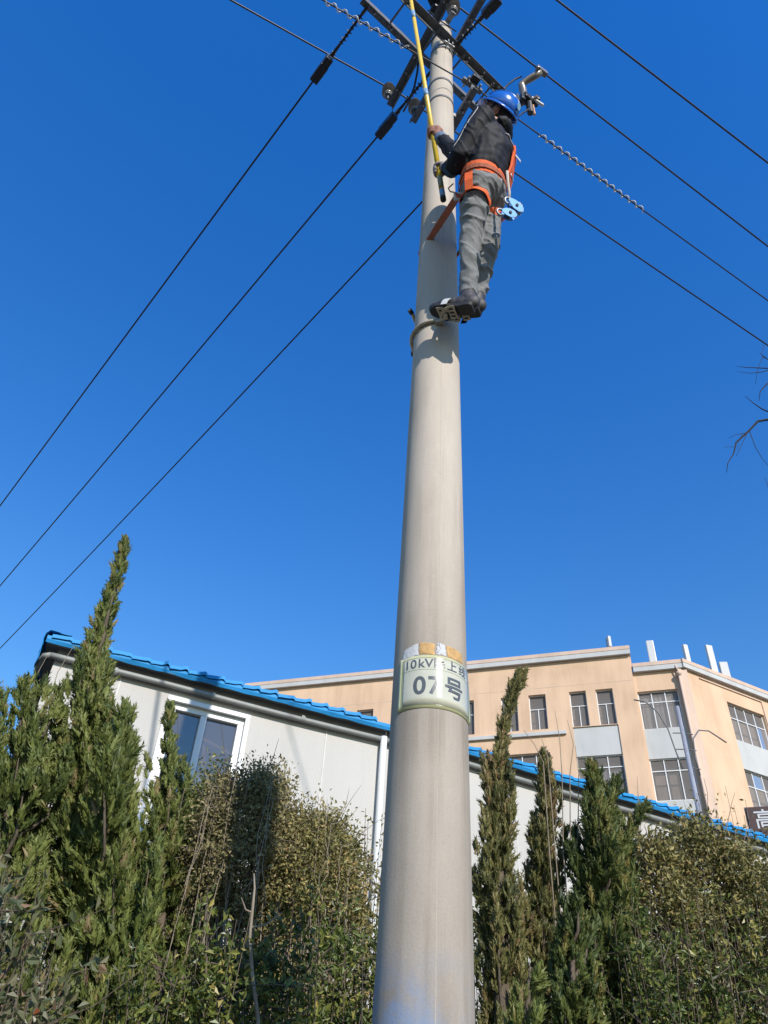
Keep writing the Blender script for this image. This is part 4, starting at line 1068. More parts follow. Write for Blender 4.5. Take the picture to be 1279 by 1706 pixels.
def mound(label, c, r, mat, seed, ncl=260, per=70, ls=(.018, .034), wl=.5, cl=.055, vines=40, twig='pale_bark', name='leafy_shrub', group='shrubs in the hedge'):
    """rounded shrub: leaf clumps over an uneven dome, stems inside, thin vines trailing over it"""
    rng = np.random.default_rng(seed); c = np.array(tuple(c)); r = np.array(r); root = thing(name, V((c[0], c[1], 0)), label, 'shrub', group)
    tw = MB(); T = []; tone = []
    for i in range(ncl):
        d = unit(rng.normal(size=3)); d[2] = abs(d[2]) if rng.uniform() < .45 else d[2]
        nz = 1 + .28 * noise.noise(V(d * 2.3 + seed)) + .12 * noise.noise(V(d * 6 + seed))
        p = c + d * r * nz * rng.uniform(.55, 1.0) ** .5
        n = int(per * rng.uniform(.6, 1.4)); sp = cl * rng.uniform(.6, 1.4)
        q = p + rng.normal(size=(n, 3)) * sp * np.array([1, 1, .8]); dd = unit(rng.normal(size=(n, 3)) + d * .5)
        l = rng.uniform(*ls, n)[:, None]; sd_ = unit(np.cross(dd, rng.normal(size=(n, 3)))); nn = np.cross(dd, sd_); w_ = l * wl
        m1 = q + dd * l * .5 + nn * l * .1; e = q + dd * l
        T.append(np.stack([q, m1 - sd_ * w_ / 2, e], 1)); T.append(np.stack([q, e, m1 + sd_ * w_ / 2], 1))
        tn = np.clip(.5 + rng.normal() * .14 + rng.normal(size=n) * .17, 0, 1); tone += [tn, tn]
        if i % 3 == 0:
            b0 = np.array([c[0] + rng.normal() * r[0] * .4, c[1] + rng.normal() * r[1] * .3, .0])
            tw.tube([V(b0), V(b0 * .5 + p * .5 + rng.normal(size=3) * .08), V(p)], [.010, .006, .002], 5, cap=False)
        if i % 2 == 0:
            e = p + d * .10 + rng.normal(size=3) * .06; tw.tube([V(p - d * .05), V((p + e) / 2 + rng.normal(size=3) * .015), V(e)], [.003, .002, .001], 4, cap=False)
    for i in range(vines):
        a = rng.uniform(-1, 1); x = c[0] + a * r[0] * .9; y = c[1] - r[1] * rng.uniform(.8, 1.15); z1 = c[2] + r[2] * math.sqrt(max(.05, 1 - a * a)) * rng.uniform(.6, .95); L_ = rng.uniform(.5, 1.6)
        pts = [V((x + .015 * rng.normal() * k / 3, y - .02 * k + .012 * rng.normal(), z1 - L_ * k / 6)) for k in range(7)]; pts.insert(0, V((x + .06, y + .12, z1 + .05)))
        tw.tube(pts, .0018, 5, cap=False)
    tw.build('stems', M[twig], root); tri_object('leaves', np.concatenate(T), np.concatenate(tone), mat, root)['kind'] = 'stuff'; return root
def mo(label, cx, cy, Y, rx, ry, rz, mat, seed, **kw):
    p = aty(cx, cy, Y); k = (p - CAM).dot(FW) / F_PX; return mound(label, p, (rx * k, ry, rz * k), mat, seed, **kw)
mo('dense olive brown shrub with hanging vines below the house window', 400, 1465, 5.0, 80, .40, 185, S_olive, 31, ncl=420, per=75, vines=9)
mo('brown grey shrub with small leaves left of the pole', 510, 1535, 5.1, 84, .40, 185, S_grey, 32, ncl=420, per=75, vines=7)
mo('dark green ivy mass between tall juniper and olive shrub', 315, 1490, 5.2, 66, .35, 190, S_green, 30, ncl=260, per=75, vines=4)
sh('sparse grey green shrub touching the left side of the pole', 615, 5.3, [(620, 1370, 0), (640, 1340, .1), (600, 1400, 0), (660, 1380, .2)], S_grey, 33, nst=60, leaves=12000, ls=(.02, .038), spread=.15)
sh('glossy privet bush low in front of the olive shrub', 450, 4.1, [(400, 1540, 0), (450, 1500, 0), (500, 1540, 0), (350, 1580, 0)], S_green, 34, nst=60, leaves=13000, ls=(.03, .055), spread=.16)
sh('glossy green bush low at the left foot of the pole', 570, 4.2, [(540, 1540, 0), (580, 1500, 0), (620, 1520, 0), (600, 1580, 0)], S_green, 35, nst=60, leaves=14000, ls=(.028, .05), spread=.16)
sh('privet bush low in the middle left under the tall juniper', 290, 4.15, [(240, 1620, 0), (300, 1580, 0), (340, 1600, 0)], S_green, 36, nst=45, leaves=9000, ls=(.028, .05), spread=.16)
sh('photinia with red tinged leaves at the lower left edge', 30, 3.5, [(10, 1440, 0), (45, 1450, 0), (70, 1530, 0), (20, 1560, 0), (90, 1640, 0)], S_red, 37, nst=45, leaves=4200, ls=(.035, .062), wl=.5, spread=.09, name='photinia_bush')
mo('grey green broadleaf shrub beside the dark juniper', 1105, 1555, 5.2, 62, .35, 150, S_grey, 38, ncl=230, per=34, ls=(.024, .046), cl=.06, vines=0, twig='bark')
mo('tall twiggy broadleaf shrub reaching above the blue eaves', 1185, 1540, 5.35, 54, .35, 180, S_grey, 39, ncl=250, per=34, ls=(.024, .046), cl=.06, vines=0)
mo('broadleaf shrub cut by the right edge of the picture', 1275, 1575, 5.2, 66, .35, 150, S_grey, 40, ncl=230, per=34, ls=(.024, .046), cl=.06, vines=0, twig='bark')
sh('green privet bush low at the lower right corner', 1200, 4.5, [(1120, 1540, 0), (1170, 1520, 0), (1230, 1530, 0), (1275, 1550, 0)], S_green, 41, nst=80, leaves=16000, ls=(.026, .048), spread=.17)
sh('green privet bush low beneath the dark juniper', 1070, 4.4, [(1040, 1580, 0), (1080, 1560, 0), (1120, 1600, 0)], S_green, 42, nst=50, leaves=10000, ls=(.026, .048), spread=.15)
sh('thin leafy upright shoots rising from the right hand shrubs', 1180, 5.4, [(1150, 1350, 0), (1185, 1322, 0), (1215, 1350, 0), (1170, 1380, 0), (1240, 1400, 0)], S_grey, 45, nst=34, leaves=2600, ls=(.024, .042), spread=.10, twig='pale_bark', stem_r=.004)
sh('thin leafy upright shoots beside the dark junipers', 1095, 5.3, [(1075, 1385, 0), (1110, 1400, 0), (1135, 1415, 0)], S_grey, 46, nst=26, leaves=2000, ls=(.024, .042), spread=.08, stem_r=.004)
# shaded evergreen hedge bushes along the wall
for k, (bx, Y, ty) in enumerate([(120, 5.5, 1480), (300, 5.6, 1450), (470, 5.8, 1450), (640, 6.0, 1460), (800, 6.2, 1440), (950, 6.4, 1470), (1110, 6.6, 1500), (1270, 6.8, 1490)]):
    lab = ['first', 'second', 'third', 'fourth', 'fifth', 'sixth', 'seventh', 'eighth'][k] + ' dark evergreen hedge bush from the left along the white wall'
    sh(lab, bx, Y, [(bx - 70, ty + 30, 0), (bx, ty, 0), (bx + 70, ty + 30, 0)], S_green, 60 + k, nst=45, leaves=5000, ls=(.035, .06), spread=.25, name='hedge_bush', group='dark hedge bushes along the wall')
# slim pale sapling trunk
a = aty(428, 1750, 3.9); sap = thing('sapling', (a.x, 3.9, 0), 'slim pale bare sapling stem standing in front of the privet', 'sapling')
MB().tube([V((a.x, 3.9, 0))] + [aty(q, w_, 3.9) for q, w_ in ((430, 1700), (420, 1620), (416, 1560), (421, 1510), (424, 1480), (423, 1455))], [.014, .0095, .0085, .0075, .0065, .005, .003], 8).build('trunk', M['pale_bark'], sap, smooth=True)
for (p0, p1) in (((417, 1545), (470, 1520)), ((419, 1520), (402, 1495))):
    b0, b1 = aty(*p0, 3.9), aty(*p1, 3.9); MB().tube([b0, (b0 + b1) / 2 - UP * .02, b1], [.005, .004, .002], 6).build('branch', M['pale_bark'], sap)
# tufts of bare upright shoots above the hedge
def shoots(label, lines, Y):
    b = aty(lines[0][0][0], 1700, Y); r = thing('bare_shoots', (b.x, Y, 0), label, 'shrub', 'bare shoots above the hedge')
    for ln in lines:
        q = [aty(a_, b_, Y) for a_, b_ in ln]; g = V((q[0].x * .6 + b.x * .4, Y, 0))
        MB().tube([g] + q, [.005] + list(np.linspace(.0038, .0015, len(q))), 6).build('shoot', M['pale_bark'], r, smooth=True)
shoots('bare upright twigs between the junipers right of the pole', [[(950, 1420), (949, 1290), (955, 1240), (945, 1200)], [(938, 1420), (936, 1290), (932, 1230), (924, 1184)], [(962, 1420), (964, 1290), (958, 1242)], [(915, 1420), (905, 1270), (890, 1240), (872, 1216)], [(925, 1420), (912, 1260), (900, 1225)]], 4.75)
shoots('bare twigs rising above the broadleaf shrubs at right', [[(1185, 1480), (1180, 1380), (1178, 1320), (1172, 1296)], [(1205, 1480), (1208, 1390), (1218, 1340), (1224, 1320)], [(1160, 1480), (1150, 1400), (1140, 1360)], [(1230, 1500), (1235, 1420), (1244, 1380)]], 5.25)
shoots('single bare twig standing before the peach wall above the roof', [[(1064, 1480), (1063, 1330), (1061, 1292)]], 5.4)
shoots('dry brown twigs at the far left beside the house gable', [[(40, 1300), (48, 1200), (58, 1130), (80, 1090)], [(20, 1300), (14, 1190), (4, 1130)], [(70, 1300), (78, 1180), (96, 1120), (120, 1080)]], 4.6)

# ------------------------------------------------------------------ bare tree at the right edge: branches reach into the sky
bt = aty(1420, 1300, 9.0); tree = thing('bare_tree', (bt.x, 9.0, 0), 'leafless tree whose thin branches enter the sky at the right edge', 'tree')
def br(pts, r0, r1, nm='branch', Y=9.0, dy=0): MB().tube([aty(a_, b_, Y + dy * i) for i, (a_, b_) in enumerate(pts)], list(np.linspace(r0, r1, len(pts))), 6).build(nm, M['dark_twig'], tree, smooth=True)
MB().tube([V((bt.x, 9, 0)), aty(1420, 1300, 9), aty(1412, 1050, 9), aty(1400, 850, 9), aty(1395, 650, 9), aty(1390, 520, 9)], [.16, .13, .10, .07, .045, .02], 10).build('trunk', M['bark'], tree, smooth=True)
br([(1402, 870), (1350, 760), (1310, 715), (1279, 699), (1262, 702), (1247, 718), (1226, 737), (1222, 755), (1212, 772), (1210, 787)], .035, .004)
br([(1247, 718), (1240, 722), (1225, 724), (1214, 730)], .007, .003); br([(1246, 718), (1238, 735), (1230, 752), (1226, 760)], .007, .003); br([(1248, 718), (1258, 745), (1270, 765), (1281, 778)], .007, .003)
br([(1236, 722), (1231, 735), (1227, 748)], .005, .002); br([(1222, 745), (1212, 744), (1204, 747)], .004, .002)
br([(1396, 760), (1330, 705), (1290, 690), (1270, 682), (1255, 672), (1241, 660)], .025, .004); br([(1395, 700), (1330, 660), (1290, 632), (1277, 640), (1266, 652), (1264, 668)], .025, .004)
br([(1394, 640), (1330, 625), (1290, 614), (1262, 613), (1240, 612), (1226, 610)], .02, .003); br([(1290, 614), (1268, 620), (1250, 622), (1228, 619)], .01, .003)
br([(1393, 600), (1330, 610), (1279, 599), (1265, 588)], .02, .004); br([(1279, 599), (1270, 594), (1262, 615), (1258, 640)], .007, .003); br([(1272, 575), (1268, 590), (1272, 598)], .006, .002)
for k in range(26):
    rr = random.Random(k); x0, y0 = rr.uniform(1290, 1400), rr.uniform(540, 860); x1 = x0 + rr.uniform(-60, 90); y1 = y0 - rr.uniform(-40, 90)
    br([(x0, y0), ((x0 + x1) / 2 + rr.uniform(-10, 10), (y0 + y1) / 2 + 8), (x1, y1)], .012, .003)

# ------------------------------------------------------------------ the lineman
M['skin'] = simple('skin', (.36, .20, .13), .55, 0, .12, 30)
M['jacket'] = simple('dark_jacket_nylon', (.009, .010, .015), .7, 0, .25, 18, .08, 90, spec=.3)
M['piping'] = simple('pale_piping', (.50, .52, .56), .6, 0, .1, 30)
M['trousers'] = simple('faded_grey_denim', (.20, .205, .205), .85, 0, .22, 14, .08, 160, spec=.2)
M['boot'] = simple('dark_boot_leather', (.045, .042, .045), .6, 0, .3, 20, .3)
M['sole'] = simple('black_rubber', (.018, .018, .02), .7, 0, .2, 30)
M['orange'] = simple('orange_webbing', (.78, .135, .035), .7, 0, .1, 25, .3, 220, spec=.25)
M['orange_dull'] = simple('dull_orange_webbing', (.38, .12, .07), .8, 0, .2, 25, .3, 220, spec=.2)  # browner and darker than the main orange webbing
M['helmet'] = simple('blue_helmet_shell', (.012, .115, .50), .22, 0, .05, 6, coat=.4)
M['glove_grey'] = simple('grey_work_glove', (.26, .23, .24), .85, 0, .25, 25, .4)
M['glove_brown'] = simple('brown_leather_glove', (.30, .13, .085), .7, 0, .25, 25, .4)
M['rope'] = simple('pale_rope', (.50, .45, .38), .9, 0, .2, 60, .6, 200)
M['pulley_blue'] = simple('light_blue_alloy', (.09, .30, .66), .4, .1, .1, 20)
M['tan_metal'] = simple('tan_painted_steel', (.42, .37, .28), .55, .1, .25, 25, .2)

fc = V((-.92, .39, 0)).normalized(); lf = V((-fc.y, fc.x, -.30)).normalized(); fc = (fc - lf * fc.dot(lf)).normalized()            # facing, his left
Hp = aty(803, 324, 2.20); Sp = aty(815, 232, 2.08)
sp_up = (Sp - Hp).normalized()
lsh, rsh = Sp + lf * .165 - sp_up * .005, Sp - lf * .165 - sp_up * .005
lhp, rhp = Hp + lf * .088, Hp - lf * .088
lkn, rkn = aty(783, 402, 2.262), aty(817, 402, 2.285)
lan, ran = aty(780, 489, 2.363), aty(794, 492, 2.43)
lel, rel = aty(757, 276, 2.09), aty(764, 262, 2.215)
ST0, ST1 = aty(738, 331, 2.262), aty(684, -2, 2.10)                      # hot stick axis
sd_s = (ST1 - ST0).normalized()
def on_stick(yy):
    best = min((abs(px(ST0.lerp(ST1, k / 400))[1] - yy), k) for k in range(401))[1]; return ST0.lerp(ST1, best / 400)
hl, hr = on_stick(284), on_stick(222)
lwr, rwr = hl + V((.055, -.02, -.02)), hr + V((.045, -.01, -.075))
neck = Sp + sp_up * .085 + fc * .02
hd_c = aty(829, 190, 2.05)
hu = V((.50, -.66, .56)).normalized(); hf = V((-.81, -.10, .55)); hf = (hf - hu * hf.dot(hu)).normalized(); hl_ = hu.cross(hf)
person = None
def body_mb(k=1.0):
    mb = MB(); ax = (fc, lf, sp_up)
    for q, (a, b) in zip(np.linspace(0, 1, 7), [(.10, .135), (.10, .135), (.095, .128), (.10, .135), (.105, .15), (.10, .155), (.08, .13)]):
        mb.ell(Hp.lerp(Sp, float(q)), (a * k, b * k, .085), ax)
    mb.tube([Sp, neck, neck.lerp(hd_c, .45)], [.075, .058, .056], 12)
    for s_, e, w_ in ((lsh, lel, lwr), (rsh, rel, rwr)):
        mb.tube([s_.lerp(Sp, .4), s_, s_.lerp(e, .5), e, e.lerp(w_, .4), w_], [.045, .045, .036, .028, .028, .024], 12)
    for h_, k_, a_ in ((lhp, lkn, lan), (rhp, rkn, ran)):
        mb.tube([h_ + UP * .03, h_, h_.lerp(k_, .5), k_, k_.lerp(a_, .35), a_], [.07, .082, .068, .052, .052, .036], 12)
    return mb
mb = body_mb()
hx = (hf, hl_, hu)
mb.ell(hd_c + hu * .008, (.092, .070, .104), hx, 18, 12); mb.ell(hd_c + hf * .02 - hu * .055, (.068, .058, .062), hx)
mb.tube([hd_c + hf * .09 + hu * .01, hd_c + hf * .115 - hu * .03], [.010, .017], 8)                 # nose
mb.ell(hd_c + hf * .088 - hu * .068, (.012, .026, .009), hx)                                        # mouth
mb.ell(hd_c + hf * .075 - hu * .10, (.022, .026, .02), hx)                                          # chin
for s_ in (-1, 1):
    mb.ell(hd_c + hl_ * (.078 * s_) - hf * .01 - hu * .005, (.02, .010, .033), hx)                  # ears
    mb.ell(hd_c + hf * .085 + hl_ * (.03 * s_) + hu * .022, (.016, .02, .008), hx)                  # brows
pm = remesh(mb, .009, 2)
person = tag(place('person', pm, M['skin'], smooth=True), 'worker in blue helmet, dark jacket and grey trousers standing on climbing irons', 'person')
for s_ in (-1, 1):
    MB().ell(hd_c + hf * .088 + hl_ * (.031 * s_) + hu * .004, (.010, .013, .009), hx).build('eye', simple('eye', (.5, .48, .45), .2), person, smooth=True)
MB().ell(hd_c - hf * .012 + hu * .02, (.093, .076, .098), hx, 18, 12).build('hair', simple('black_hair', (.012, .011, .011), .6), person, smooth=True)

# jacket: torso, sleeves, collar, hem; folds follow the cloth
def folds(amp, fz, seed, axis=None):
    def fn(c, n_):
        p = V(c)
        a = noise.noise(V((p.x * 5 + seed, p.y * 5, p.z * fz + 2.2 * noise.noise(p * 3)))); b = noise.noise(V((p.x * 10, p.y * 10 + seed, p.z * fz * 1.7 + p.x * 14)))
        m_ = min(1, max(0, .5 + 1.6 * noise.noise(V((p.x * 3, p.y * 3 + 7, p.z * 4 + seed)))))
        r = max(0, 1 - abs(a) * 4.5) ** 1.5 * m_ + .55 * max(0, 1 - abs(b) * 4.5) ** 1.5 * (1 - m_ * .5) - .25
        return amp * r
    return fn
mb = MB(); ax = (fc, lf, sp_up)
for q, (a, b, o_) in zip(np.linspace(.26, .93, 8), [(.138, .172, 0), (.142, .176, -.004), (.140, .176, -.008), (.140, .184, -.010), (.142, .192, -.012), (.138, .192, -.012), (.122, .175, -.008), (.085, .12, .0)]):
    mb.ell(Hp.lerp(Sp, float(q)) + fc * o_, (a, b, .115), ax, 20, 12)
for s_, e, w_ in ((lsh, lel, lwr), (rsh, rel, rwr)):
    m2 = s_.lerp(e, .5) - UP * .01
    mb.tube([s_.lerp(Sp, .45), s_, s_.lerp(e, .3), m2, e.lerp(s_, .1), e, e.lerp(w_, .35), e.lerp(w_, .72), w_.lerp(e, .12)], [.068, .078, .076, .070, .064, .062, .055, .046, .040], 16)
mb.tube([Sp + sp_up * .02, neck - sp_up * .01, neck + sp_up * .035], [.105, .088, .078], 16)       # collar
mb.ell(Sp - fc * .085 + sp_up * .045, (.06, .10, .05), ax)                                          # folded hood
jm = remesh(mb, .0085, 2, folds(.012, 6, 3))
jk = place('jacket', jm, M['jacket'], person, smooth=True)
def surf_line(pts_from, pts_dir, r, nm, mat, parent):
    """thin cord laid on the jacket: shrink each point to the jacket surface"""
    jo = V(WLOC[jk.name]); bmj = bmesh.new(); bmj.from_mesh(jk.data)
    from mathutils.bvhtree import BVHTree
    bv = BVHTree.FromBMesh(bmj); out = []
    for p in pts_from:
        h = bv.find_nearest(V(p) - jo)
        if h[0] is not None: out.append(h[0] + h[1] * .002 + jo)
    bmj.free(); MB().tube(out, r, 6).build(nm, mat, parent, smooth=True)
out_l = (lf * .8 - fc * .35 + UP * .3).normalized()
surf_line([lsh.lerp(lel, float(t)) + (out_l * .4 + UP * .6 - V((0, 1, 0)) * .3) * .09 for t in np.linspace(-.05, 1.0, 22)], None, .003, 'sleeve_piping', M['piping'], jk)
surf_line([lel.lerp(lwr, float(t)) + (UP * .7 - V((0, 1, 0)) * .5) * .07 for t in np.linspace(0, .85, 12)], None, .003, 'sleeve_piping', M['piping'], jk)
surf_line([Hp.lerp(Sp, .78) - fc * .16 + lf * float(t) - sp_up * (.25 * float(t) ** 2 * 4) for t in np.linspace(-.15, .10, 18)], None, .0045, 'back_piping', M['piping'], jk)
for e, w_, m_ in ((lel, lwr, 'jacket'), (rel, rwr, 'band_blue')):
    d = (w_ - e).normalized(); MB().tube([e.lerp(w_, .70), w_ - d * .005], [.046, .041], 14).build('cuff', simple('cuff_' + m_, (.05, .06, .08) if m_ == 'jacket' else (.12, .17, .26), .8), jk, smooth=True)

# trousers
mb = MB()
mb.ell(Hp + UP * .03, (.128, .168, .10), ax, 18, 10).ell(Hp - UP * .035 - fc * .02, (.125, .162, .10), ax, 18, 10)
for h_, k_, a_ in ((lhp, lkn, lan), (rhp, rkn, ran)):
    mb.tube([h_ + UP * .05, h_ - UP * .02, h_.lerp(k_, .35), h_.lerp(k_, .75), k_, k_.lerp(a_, .4), k_.lerp(a_, .8), a_ + UP * .02, a_ - UP * .03], [.085, .092, .082, .065, .059, .055, .051, .055, .053], 16)
tm = remesh(mb, .0075, 2, folds(.015, 10, 9))
tr_ = place('trousers', tm, M['trousers'], person, smooth=True)

# boots
def boot(heel, toe, an, label):
    d = (toe - heel).normalized(); s_ = d.cross(UP).normalized(); u = s_.cross(d); L_ = (toe - heel).length
    mb = MB(); bx = (d, s_, u)
    mb.tube([an + UP * .03, an - UP * .03, heel + d * .05 + u * .05], [.050, .047, .046], 14)
    for t, (r_, h_) in zip((.12, .3, .5, .7, .86), ((.040, .05), (.042, .052), (.045, .045), (.047, .038), (.040, .032))):
        mb.ell(heel + d * (L_ * t) + u * (h_ * .8), (.055, r_, h_), bx)
    o = place('boot', remesh(mb, .007, 2, folds(.001, 10, 2)), M['boot'], person, smooth=True)
    sm = MB(); prof = [(.0, .028), (.05, .036), (.14, .037), (.3, .033), (.45, .033), (.65, .045), (.82, .044), (.94, .032), (1.0, .012)]
    vs = []; fs = []
    for (t, w_) in prof:
        for (x, z) in ((-1, 0), (1, 0), (1, 1), (-1, 1)):
            th = .028 if t < .33 else .02; vs.append(heel + d * (L_ * t) + s_ * (w_ * x) + u * ((z - .6) * th + (.006 if t > .33 else 0)))
    for i in range(len(prof) - 1):
        for k in range(4): fs.append((i * 4 + k, i * 4 + (k + 1) % 4, i * 4 + 4 + (k + 1) % 4, i * 4 + 4 + k))
    fs += [(3, 2, 1, 0), tuple((len(prof) - 1) * 4 + k for k in range(4))]
    sm.add(vs, fs).build('sole', M['sole'], o, bevel=.004)
    return d, s_, u
lheel, ltoe = aty(789, 512, 2.335), aty(717, 521, 2.445)
rheel, rtoe = aty(800, 517, 2.42), aty(800, 517, 2.42) + (ltoe - lheel)
fd, fs_, fu = boot(lheel, ltoe, lan, 'l'); rd, rs_, ru = boot(rheel, rtoe, ran, 'r')

# gloves closed on the stick
def glove(hc, wr, mat, side_sign):
    s_ = sd_s; w_ = (wr - hc); w_ = (w_ - s_ * w_.dot(s_)).normalized(); t_ = s_.cross(w_)
    mb = MB(); R_ = .0165
    pc = hc + w_ * .036
    mb.ell(pc, (.030, .036, .046), (w_, t_, s_)); mb.tube([pc + w_ * .005, wr.lerp(hc, .35), wr], [.034, .031, .032], 12)
    for k in range(4):
        off = (k - 1.5) * .021; r_ = (.0095, .0102, .010, .0088)[k]; sweep = (3.9, 4.2, 4.1, 3.6)[k]; pts = []
        for q in range(10):
            a = side_sign * (.25 + sweep * q / 9); rr = R_ + r_ + .004 * (1 - q / 9)
            pts.append(hc + s_ * off + (w_ * math.cos(a) + t_ * math.sin(a)) * rr)
        pts.insert(0, pc + s_ * off + t_ * (side_sign * .014))
        mb.tube(pts, [r_ * 1.15] * 3 + [r_] * (len(pts) - 4) + [r_ * .8], 8)
    pts = [pc - s_ * .02 * 0 + t_ * (-side_sign * .02) + s_ * .028]
    for q in range(6):
        a = -side_sign * (.55 + 1.9 * q / 5); pts.append(hc + s_ * (.040 - .004 * q) + (w_ * math.cos(a) + t_ * math.sin(a)) * (R_ + .013))
    mb.tube(pts, [.013, .0125, .012, .012, .0115, .010, .008], 8)
    return place('glove', remesh(mb, .0042, 1), mat, person, smooth=True)
glove(hl, lwr, M['glove_grey'], 1); glove(hr, rwr, M['glove_brown'], -1)

# helmet
hel = MB(); vs = []; fs = []; nn, mm = 32, 12
hc_ = hd_c + hu * .028 - hf * .006
prof = []
for j in range(mm + 1):
    th = (math.pi / 2) * j / mm
    for k in range(nn):
        a = 2 * math.pi * k / nn
        ridge = 1 + .035 * math.exp(-((math.sin(a)) / .22) ** 2) * math.sin(th) * (1 if math.cos(a) > -2 else 0)
        vs.append(hc_ + hf * (.124 * math.cos(th) * math.cos(a)) + hl_ * (.104 * math.cos(th) * math.sin(a)) + hu * (.112 * math.sin(th) * ridge))
for j in range(mm):
    for k in range(nn): fs.append((j * nn + k, j * nn + (k + 1) % nn, (j + 1) * nn + (k + 1) % nn, (j + 1) * nn + k))
fs.append(tuple(mm * nn + k for k in range(nn)))
hel.add(vs, fs); ho = hel.build('helmet', M['helmet'], person, smooth=True); ho.modifiers.new('t', 'SOLIDIFY').thickness = .004
mb = MB(); vs = []; fs = []
for k in range(nn):
    a = 2 * math.pi * k / nn; pk = max(0, math.cos(a)) ** 2
    for (e, z) in ((0, .006), (.010 + .036 * pk, -.010 - .012 * pk), (.008 + .034 * pk, -.016 - .012 * pk), (-.004, -.004)):
        vs.append(hc_ + hf * ((.124 + e) * math.cos(a)) + hl_ * ((.104 + e * .9) * math.sin(a)) + hu * z)
for k in range(nn):
    for j in range(4): fs.append((k * 4 + j, ((k + 1) % nn) * 4 + j, ((k + 1) % nn) * 4 + (j + 1) % 4, k * 4 + (j + 1) % 4))
mb.add(vs, fs).build('brim', M['helmet'], ho, smooth=True)
for k in (-1, 0, 1):
    pts = [hc_ + hf * (.1245 * math.cos(t) * math.cos(.22 * k) ) + hl_ * (.105 * math.cos(t) * math.sin(.22 * k) * 1.0 + .012 * k) + hu * (.115 * math.sin(t)) for t in np.linspace(.35, math.pi - .5, 14)]
    MB().tube(pts, .005, 6).build('ridge', M['helmet'], ho, smooth=True)
nb = (-hf * .9 + hu * .35 + hl_ * .25).normalized(); pb = hc_ - hf * .104 + hu * .052 + hl_ * .040
MB().lathe([(.001, .0), (.022, .0), (.022, .003), (.001, .003)], pb + nb * .004, nb, 20).build('sticker', simple('pale_sticker', (.30, .52, .66), .5), ho)
for s_ in (-1, 1):
    MB().tube([hc_ + hl_ * (.100 * s_) + hf * .02, hd_c + hl_ * (.085 * s_) + hf * .03 - hu * .05, hd_c + hf * .06 - hu * .118 + hl_ * (.02 * s_)], .004, 6).build('chin_strap', M['black_poly'], ho)

# ------------------------------------------------------------------ safety harness
har = thing('safety_harness', Hp, 'orange safety harness with waist belt and thigh loops worn by the worker', 'harness')
from mathutils.bvhtree import BVHTree
def bvh(objs):
    vs, fs = [], []
    for o in objs:
        off = len(vs); w0 = WLOC[o.name]; vs += [v.co + w0 for v in o.data.vertices]; fs += [tuple(i + off for i in p.vertices) for p in o.data.polygons]
    return BVHTree.FromPolygons(vs, fs)
BV = bvh([jk, tr_])
def loop_on_body(c, a, b, w_, nm, mat, ang0=0, ang1=2 * math.pi, off=.006, th=.006, R0=.4, steps=40, tilt=None):
    """strap hugging the body: rays from outside towards centre line"""
    pts, nr = [], []
    for i in range(steps + 1):
        t = ang0 + (ang1 - ang0) * i / steps; d = (V(a) * math.cos(t) + V(b) * math.sin(t)).normalized()
        hit = BV.ray_cast(V(c) + d * R0, -d)
        if hit[0] is None: continue
        pts.append(hit[0] + d * off); nr.append(d)
    # relax
    for _ in range(2):
        q = pts[:]
        for i in range(1, len(pts) - 1): q[i] = pts[i - 1] * .25 + pts[i] * .5 + pts[i + 1] * .25
        pts = q
    MB().strip(pts, nr, w_, th).build(nm, mat, har, smooth=False); return pts, nr
bt_c = Hp + sp_up * .055
u1 = (fc + sp_up * .10).normalized(); v1 = lf
bp, bn = loop_on_body(bt_c, u1, v1, .085, 'waist_belt', M['orange'], off=.008, th=.010)
loop_on_body(bt_c - sp_up * .005, u1, v1, .030, 'belt_webbing', M['orange_dull'], off=.020, th=.004)
for h_, k_ in ((lhp, lkn), (rhp, rkn)):
    d = (k_ - h_).normalized(); c = h_.lerp(k_, .38); o_ = (lf if h_ is lhp else -lf)
    a = (o_ + d * -.55).normalized(); b = (d.cross(o_)).normalized()
    loop_on_body(c, a, b, .046, 'thigh_loop', M['orange'], R0=.13, steps=36, off=.005, th=.005)
# strap linking belt and left thigh loop, with a white plated buckle
q0 = BV.find_nearest(bt_c + lf * .25 - sp_up * .03 + fc * .05)[0] + lf * .012; q1 = BV.find_nearest(lhp.lerp(lkn, .30) + lf * .2 + fc * .02)[0] + lf * .012
MB().strip([q0, q0.lerp(q1, .5) + lf * .008, q1], [lf] * 3, .045, .005).build('side_strap', M['orange'], har)
hb = BV.ray_cast(CAM, ray(768, 326).normalized()); bk = hb[0] + hb[1] * .014 if hb[0] is not None else q0; sx = (q1 - q0).normalized()
bn_ = V((-.25, -.75, -.6)).normalized(); sx = (sx - bn_ * sx.dot(bn_)).normalized(); sy = bn_.cross(sx)
MB().box(bk, (.05, .070, .012), (sx, sy, bn_)).build('buckle', M['white_plastic'], har, bevel=.006)
MB().box(bk + bn_ * .007, (.02, .036, .003), (sx, sy, bn_)).build('buckle_print', simple('red_print', (.55, .12, .10), .6), har)
